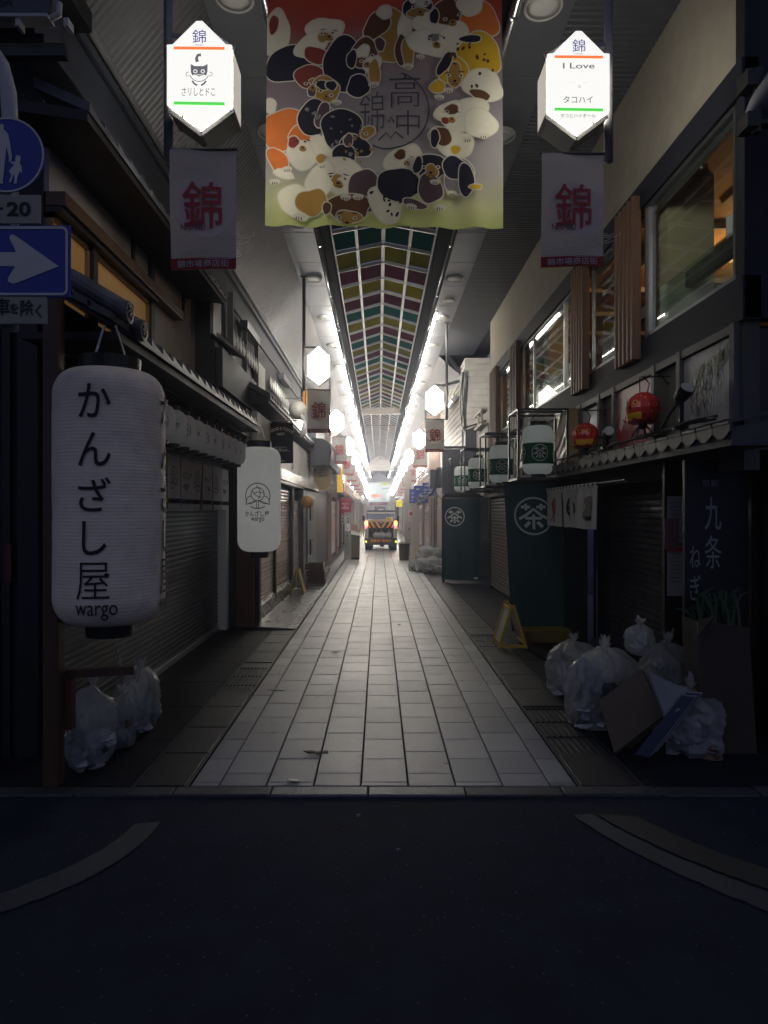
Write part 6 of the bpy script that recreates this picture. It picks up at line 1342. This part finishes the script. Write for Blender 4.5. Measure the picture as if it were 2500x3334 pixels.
bag(-1.95, 5.15, 0, .10, .13, .40, 8, "smaller clear garbage bag between two others at left shutter")
bag(-1.97, 5.58, 0, .165, .18, .50, 9, "clear garbage bag farthest along the left shutter")
for k, (x, y, z0, r, h) in enumerate(((1.28, 19.9, 0, .25, .42), (1.58, 19.6, 0, .34, .48), (1.12, 20.3, 0, .22, .35), (1.45, 20.4, .25, .33, .5), (1.75, 19.4, 0, .22, .25), (1.72, 20.3, .35, .2, .35))):
    bag(x, y, z0, r, r*.9, h, 20+k, "crumpled clear garbage bag, %s in the pile by the far right shutter" % ["left front", "middle front", "far left", "topmost middle", "right front", "topmost right"][k], group="garbage bags by the far right shutter")
for k, (x, r, h) in enumerate(((-.22, .15, .26), (.02, .2, .28), (.27, .15, .22), (.36, .12, .3))):
    bag(TX+x, TY+.16, .56, r, .14, h, 40+k, "grey garbage bag in the truck hopper, %s from the left" % ORD[k], group="garbage bags in the truck hopper", ears=False, filling=False, m=BAGW)
# cardboard and packed blue boxes leaning on the right pile
CARD = mat("cardboard", (.125, .095, .068), .8, var=.15, vs=3, bump=.2, bs=60)
def sheet(name, lab, P, th, m, cat="cardboard", parts=None):
    a, b, c, d = [Vector(p) for p in P]; n = (b-a).cross(d-a).normalized()*th
    t = thing(name, lab, cat, (min(p[0] for p in P), a.y, 0)); MB().hexa([a, b, c, d, a+n, b+n, c+n, d+n]).build("sheet", m, t); return t, a, b, c, d, n
def at(px, py, Y): return ((px-1233)/2200*Y, Y, 1.8-(py-1664)/2200*Y)
t, a, b, c, d, n = sheet("cardboard_sheet", "folded brown cardboard sheet leaning on the front of right pile", (at(1953, 2290, 5.35), at(2003, 2458, 4.98), at(2162, 2338, 5.05), at(2088, 2185, 5.4)), .03, CARD)
mid0, mid1 = a.lerp(b, .45), d.lerp(c, .5); MB().bar(mid0-n*.06, mid1-n*.06, .006, .003, up=(0, 1, 0)).build("crease", mat("crease_dark", (.05, .035, .02), .8), t)
q = a.lerp(d, .55).lerp(b.lerp(c, .55), .22); MB().hexa([q-n*.1, q+(d-a)*.18-n*.1, q+(d-a)*.18+(b-a)*.12-n*.1, q+(b-a)*.12-n*.1, q-n*.05, q+(d-a)*.18-n*.05, q+(d-a)*.18+(b-a)*.12-n*.05, q+(b-a)*.12-n*.05]).build("paper_label", WHITE_P, t)
sheet("cardboard_sheet", "second brown cardboard sheet tucked behind the leaning one", (at(1990, 2300, 5.5), at(2050, 2440, 5.12), at(2170, 2345, 5.12), at(2098, 2188, 5.5)), .04, CARD)
BX = mat("box_white", (.20, .21, .225), .6, var=.15); BB = mat("box_blue", (.015, .022, .06), .6, var=.15)
t, a, b, c, d, n = sheet("flat_box", "flattened white and blue box leaning behind the cardboard on right", (at(2104, 2192, 5.06), at(2160, 2338, 4.84), at(2205, 2318, 4.84), at(2258, 2264, 4.98)), .03, BX, "box")
for i, (u0, u1, v0, v1) in enumerate(((.0, 1, 0, .08), (.0, 1, .9, 1), (.0, .12, .1, .9))):
    P = [a.lerp(d, u0).lerp(b.lerp(c, u0), v0), a.lerp(d, u1).lerp(b.lerp(c, u1), v0), a.lerp(d, u1).lerp(b.lerp(c, u1), v1), a.lerp(d, u0).lerp(b.lerp(c, u0), v1)]
    MB().hexa([p-n*.15 for p in P]+[p-n*.02 for p in P]).build("blue_stripe", BB, t)
t = thing("box_stack", "bundle of folded blue and white boxes standing on edge in the right pile", "box", (2.1, 5.1, 0))
for k in range(4):
    o = Vector((.03*k, .025*k, .004*k)); P = [Vector(at(2066, 2455, 4.70))+o, Vector(at(2112, 2466, 4.70))+o, Vector(at(2262, 2272, 4.86))+o, Vector(at(2216, 2268, 4.86))+o]; n = Vector((.02, .03, .0))
    MB().hexa(P+[p+n for p in P]).build("folded_box", BX if k % 2 else BB, t)
# tall carton with leeks
CARD2 = mat("shaded_cardboard", (.055, .042, .030), .8, var=.2, vs=3, bump=.2, bs=60)  # carton brown darkened, the corner's shade put into the colour
t = thing("carton", "tall brown carton standing under the black board at the right corner", "carton", (2.6, 5.15, 0))
MB().hexa([(2.40, 5.0, 0), (2.80, 5.0, 0), (2.80, 5.26, 0), (2.40, 5.26, 0), (2.36, 5.0, .98), (2.74, 5.0, .93), (2.74, 5.26, .93), (2.36, 5.26, .98)]).build("box", CARD2, t)
MB().hexa([(2.36, 5.0, .98), (2.45, 4.99, .97), (2.45, 5.02, .97), (2.36, 5.02, .98), (2.33, 4.92, .90), (2.44, 4.90, 1.04), (2.44, 4.93, 1.04), (2.33, 4.95, .90)]).build("flap", CARD2, t)
lk = thing("leek_bunch", "bunch of green leek leaves sticking out of the tall carton", "leeks", (2.55, 5.12, .9)); mb = MB(); rn = random.Random(6)
for k in range(46):
    x, y = rn.uniform(2.40, 2.72), rn.uniform(5.03, 5.22); l = rn.uniform(.12, .32); b_ = rn.uniform(-.16, .16); a = rn.random()*3
    mb.stroke([(0, -.08), (b_*.2, l*.4), (b_*.6, l*.8), (b_*1.2, l*(.9 if k % 3 else .6))], [.02, .022, .018, .003], lambda u, v, x=x, y=y, a=a: (x+u+0*a, y+.3*u*sin(a)+.02*v, .95+v))
mb.build("leaves", mat("leek_green", (.04, .08, .035), .5, var=.3), lk)
# yellow sandwich boards
YM = mat("board_yellow", (.60, .42, .04), .45, var=.12)
def aboard(x, y, h, wd, dpt, lab, txt=True):
    t = thing("sandwich_board", lab, "sandwich board", (x, y, 0), "yellow folding sandwich boards")
    for s in (-1, 1):
        mb = MB()
        for yy in (y-dpt/2, y+dpt/2): mb.bar((x+s*wd/2, yy, .012), (x+s*.012, yy, h), .035, .03, up=(0, 1, 0))
        mb.bar((x+s*wd*.42, y-dpt/2, .08), (x+s*wd*.42, y+dpt/2, .08), .03, .03).bar((x+s*.03, y-dpt/2, h-.05), (x+s*.03, y+dpt/2, h-.05), .03, .03)
        lg = mb.build("leg_frame", YM, t, bevel=.004)
        MB().hexa([(x+s*wd*.44, y-dpt/2+.015, .09), (x+s*wd*.44, y+dpt/2-.015, .09), (x+s*.03, y+dpt/2-.015, h-.06), (x+s*.03, y-dpt/2+.015, h-.06)]+[(x+s*(wd*.44-.012), y-dpt/2+.015, .09), (x+s*(wd*.44-.012), y+dpt/2-.015, .09), (x+s*(.03-.012), y+dpt/2-.015, h-.06), (x+s*(.03-.012), y-dpt/2+.015, h-.06)]).build("panel", mat("board_panel", (.40, .38, .32), .5, var=.2), lg)
    MB().bar((x-wd*.42, y-dpt/2, .045), (x+wd*.5, y-dpt/2-.01, .04), .035, .03, up=(0, 1, 0)).build("cross_bar", YM, t) if txt else None
    return t
aboard(1.74, 9.0, .575, .36, .42, "yellow folding sandwich board on the right beside the near teal cloth")
aboard(-1.735, 14.5, .56, .31, .40, "yellow folding sandwich board on the left before the rusty shutter", False)
aboard(1.02, 36, .9, .5, .5, "bright yellow folding board far right beside the truck", False)
aboard(-.98, 38, .9, .45, .5, "bright yellow folding board far left beside the truck", False)
tag(MB().box(2.3, 2.62, 9.62, 9.9, .02, .26).build("yellow_tray", mat("dull_yellow", (.20, .15, .04), .6, var=.25), loc=(2.4, 9.7, 0)), "dull yellow tray behind the foot of the near teal cloth", "tray") if False else None
tag(MB().hexa([(2.02, 9.15, .012), (2.60, 9.15, .012), (2.60, 9.42, .012), (2.02, 9.42, .012), (1.98, 9.12, .19), (2.64, 9.12, .19), (2.64, 9.45, .19), (1.98, 9.45, .19)]).build("yellow_tray", mat("dull_yellow", (.20, .15, .04), .6, var=.25), loc=(2.3, 9.3, 0), bevel=.01), "dull yellow plastic tray at the foot of near teal cloth", "tray")
# cardboard bale and dark bin
t = thing("cardboard_bale", "bale of flattened cardboard standing by the left side near the truck", "cardboard", (-.92, 25.2, 0))
MB().hexa([(-1.08, 25, .03), (-.72, 25, .03), (-.72, 25.4, .03), (-1.08, 25.4, .03), (-1.10, 25, .98), (-.70, 25, .9), (-.70, 25.4, .9), (-1.10, 25.4, .98)]).build("carton", CARD, t, bevel=.02)
MB().hexa([(-1.12, 24.96, .96), (-.68, 24.96, .88), (-.68, 25.4, .88), (-1.12, 25.4, .96), (-1.08, 25.0, 1.10), (-.74, 25.0, .99), (-.74, 25.4, .99), (-1.08, 25.4, 1.10)]).build("white_wrap", WHITE_P, t)
MB().hexa([(-1.02, 24.98, 1.1), (-.74, 24.98, 1.0), (-.74, 25.3, 1.0), (-1.02, 25.3, 1.1), (-1.0, 25.0, 1.34), (-.8, 25.0, 1.28), (-.8, 25.3, 1.28), (-1.0, 25.3, 1.34)]).build("pink_carton", mat("carton_rose", (.36, .23, .18), .8, var=.15), t)
MB().tube([(-1.08, 24.98, .06), (-.72, 24.98, .06)], .05, 8).build("pallet_wheels", BLACK, t)
tag(MB().lathe((.92, 24.6, 0), [(.17, .02), (.2, .55), (.22, .62), (.15, .68), (.001, .7)], 20).build("dark_bin", mat("bin_brown", (.05, .045, .035), .5, var=.2), loc=(.92, 24.6, 0)), "dark round bin standing left of far garbage bags", "bin")
tag(MB().hexa([(1.02, 22.0, 0), (1.16, 22.0, 0), (1.2, 22.05, 0), (1.06, 22.05, 0), (1.10, 22.0, .62), (1.34, 22.0, .62), (1.36, 22.05, .62), (1.12, 22.05, .62)]).build("pale_board", mat("pale_board", (.45, .38, .24), .6, var=.1), loc=(1.15, 22, 0)), "pale upright board behind far garbage bags", "board")
# ================================================================== road sign post at the left edge
SG = thing("road_sign_post", "grey pole carrying blue road signs at the left edge", "road sign", (-2.02, 3.66, 0))
SGREY = mat("sign_grey", (.42, .42, .41), .5, var=.06); SBLUE = mat("sign_blue", (.018, .04, .30), .45, var=.08); SWH = mat("sign_white", (.42, .43, .42), .45, var=.05)
MB().tube([(-2.04, 3.74, 2.80), (-2.04, 3.74, 3.95), (-2.05, 3.74, 4.12), (-2.09, 3.74, 4.27), (-2.17, 3.74, 4.39), (-2.29, 3.74, 4.46), (-2.9, 3.74, 4.5), (-3.3, 3.74, 4.45), (-3.4, 3.74, 4.3), (-3.42, 3.74, 0)], .042, 14).build("pole", SGREY, SG, smooth=True)
sp = lambda px, py, d=0: at(px, py, 3.64)
c = Vector(sp(22, 505)); r = .2
rs = MB().lathe(c, [(r, 0), (r, .01)], 48, axis='y').build("round_sign", SBLUE, SG)
f = front(c.x, c.y-.004, c.z)
MB().stroke(arc(0, 0, r*.985, 0, 360, 48)[:-1], r*.05, f, closed=True).build("rim", SWH, rs)
u = r/120.
g_ = lambda pts: [((px-22)*u, (505-py)*u) for px, py in pts]
mb = MB().poly(g_([(0, 408), (9, 405), (14, 412), (13, 422), (20, 428), (28, 440), (34, 468), (40, 512), (36, 528), (30, 528), (30, 510), (22, 478), (20, 500), (14, 560), (10, 590), (12, 598), (-2, 598), (-30, 560), (-40, 500), (-30, 430), (-10, 424)]), f)
mb.poly(g_([(52, 510), (56, 505), (60, 510), (64, 506), (68, 512), (68, 524), (64, 530), (70, 540), (73, 560), (70, 566), (66, 556), (64, 562), (58, 575), (56, 590), (57, 597), (46, 598), (48, 580), (46, 566), (36, 594), (30, 594), (38, 570), (34, 564), (30, 558), (40, 544), (48, 538), (36, 532), (38, 526), (50, 528)]), f)
mb.build("walker_mark", SWH, rs)
def plate(name, x0, x1, y0, y1, m, rot=0):
    a = sp(x0, y0); b = sp(x1, y1); return MB().box(a[0], b[0], 3.640, 3.652, b[2], a[2]).build(name, m, SG, bevel=.004)
PL = mat("plate_cream", (.30, .29, .25), .55, var=.08)
p = plate("time_plate", -110, 131, 634, 728, PL)
fz = front(*sp(62, 681)[:1], 3.636, sp(62, 681)[2]); k_ = 3.64/2200
MB().text("20", fz, w=78*k_, h=47*k_, bold=.03).text("8", fz, w=34*k_, h=47*k_, c=(-110*k_, 0), bold=.03).stroke([(-72*k_, 2*k_), (-52*k_, 2*k_)], 7*k_, fz).build("lettering", INK, p)
ap = plate("arrow_sign", -200, 229, 733, 968, SBLUE)
a0 = sp(20, 850); f = front(a0[0], 3.636, a0[2])
rr = lambda x0, x1, y0, y1, q: arc(x1-q, y1-q, q, 0, 90, 6)+arc(x0+q, y1-q, q, 90, 180, 6)+arc(x0+q, y0+q, q, 180, 270, 6)+arc(x1-q, y0+q, q, 270, 360, 6)
MB().stroke([(x*k_, z*k_) for x, z in rr(-210, 198, -108, 108, 16)], 8*k_, f, closed=True).poly([((px-20)*k_, (850-py)*k_) for px, py in [(-150, 822), (52, 822), (50, 812), (32, 778), (33, 768), (42, 764), (54, 770), (192, 868), (60, 920), (44, 924), (28, 918), (27, 906), (50, 868), (-150, 862)]], f).build("arrow", SWH, ap)
p = plate("exception_plate", -250, 152, 958, 1055, PL)
a0 = sp(60, 1005); f = front(a0[0], 3.636, a0[2])
MB().text("車", f, w=52*k_, h=56*k_, c=(-52*k_, 6*k_), bold=.015).text("を", f, w=30*k_, h=34*k_, c=(-14*k_, 0), bold=.015).text("除", f, w=42*k_, h=54*k_, c=(28*k_, 2*k_), bold=.015).text("く", f, w=20*k_, h=44*k_, c=(66*k_, -8*k_), bold=.015).text("転", f, w=52*k_, h=56*k_, c=(-110*k_, 6*k_), bold=.015).text("自", f, w=44*k_, h=56*k_, c=(-165*k_, 6*k_), bold=.015).build("lettering", INK, p)
MB().box(-2.09, -1.99, 3.655, 3.70, 3.0, 3.9).build("clamp", SGREY, SG)
# street name lamp board at the very top left
SN = thing("street_name_board", "dark street name board with pale lower edge at the top left corner", "sign", (-2.3, 4.2, 4.9))
fn = lambda px, py: at(px, py, 4.2)
a, b = fn(-260, -120), fn(182, 46)
MB().hexa([(a[0], 4.2, b[2]), (b[0]-.06, 4.2, b[2]), (b[0]-.06, 4.28, b[2]), (a[0], 4.28, b[2]), (a[0], 4.2, a[2]), (b[0], 4.2, a[2]), (b[0], 4.28, a[2]), (a[0], 4.28, a[2])]).build("board", mat("name_board_blue", (.06, .065, .085), .5, var=.1), SN)
q = fn(60, 12); MB().text("Yanagibanba-dori", front(fn(-95, 14)[0], 4.194, q[2]), h=.068, bold=.008).build("lettering", INK, SN)
MB().box(a[0], b[0]-.05, 4.19, 4.29, b[2]-.02, b[2]).tube([(b[0]-.05, 4.24, b[2]), (b[0]+.0, 4.24, b[2]+.03), (b[0], 4.24, b[2]+.1)], .02, 8).box(-2.26, -2.24, 4.2, 4.28, b[2]-.07, b[2]-.02).box(-1.96, -1.93, 4.2, 4.28, b[2]-.07, b[2]-.02).build("lower_edge", SGREY, SN)
MB().box(-6, -2.0, 4.30, 4.36, 4.7, 4.78).build("bracket", BLACK, SN)

# ================================================================== thin night haze, also added for lamp halos and lifted blacks
def haze(d):
    o = MB().box(-70, 70, -45, 205, -1.3, 9.5).build("haze", None); o["kind"] = "stuff"
    m = bpy.data.materials.new("haze_air"); m.use_nodes = True; nt = m.node_tree; nt.nodes.remove(nt.nodes["Principled BSDF"])
    v = nt.nodes.new("ShaderNodeVolumePrincipled"); v.inputs["Density"].default_value = d; v.inputs["Color"].default_value = (.74, .80, 1, 1); v.inputs["Anisotropy"].default_value = .84
    nt.links.new(v.outputs[0], nt.nodes["Material Output"].inputs["Volume"]); o.data.materials.clear(); o.data.materials.append(m)
haze(.003)
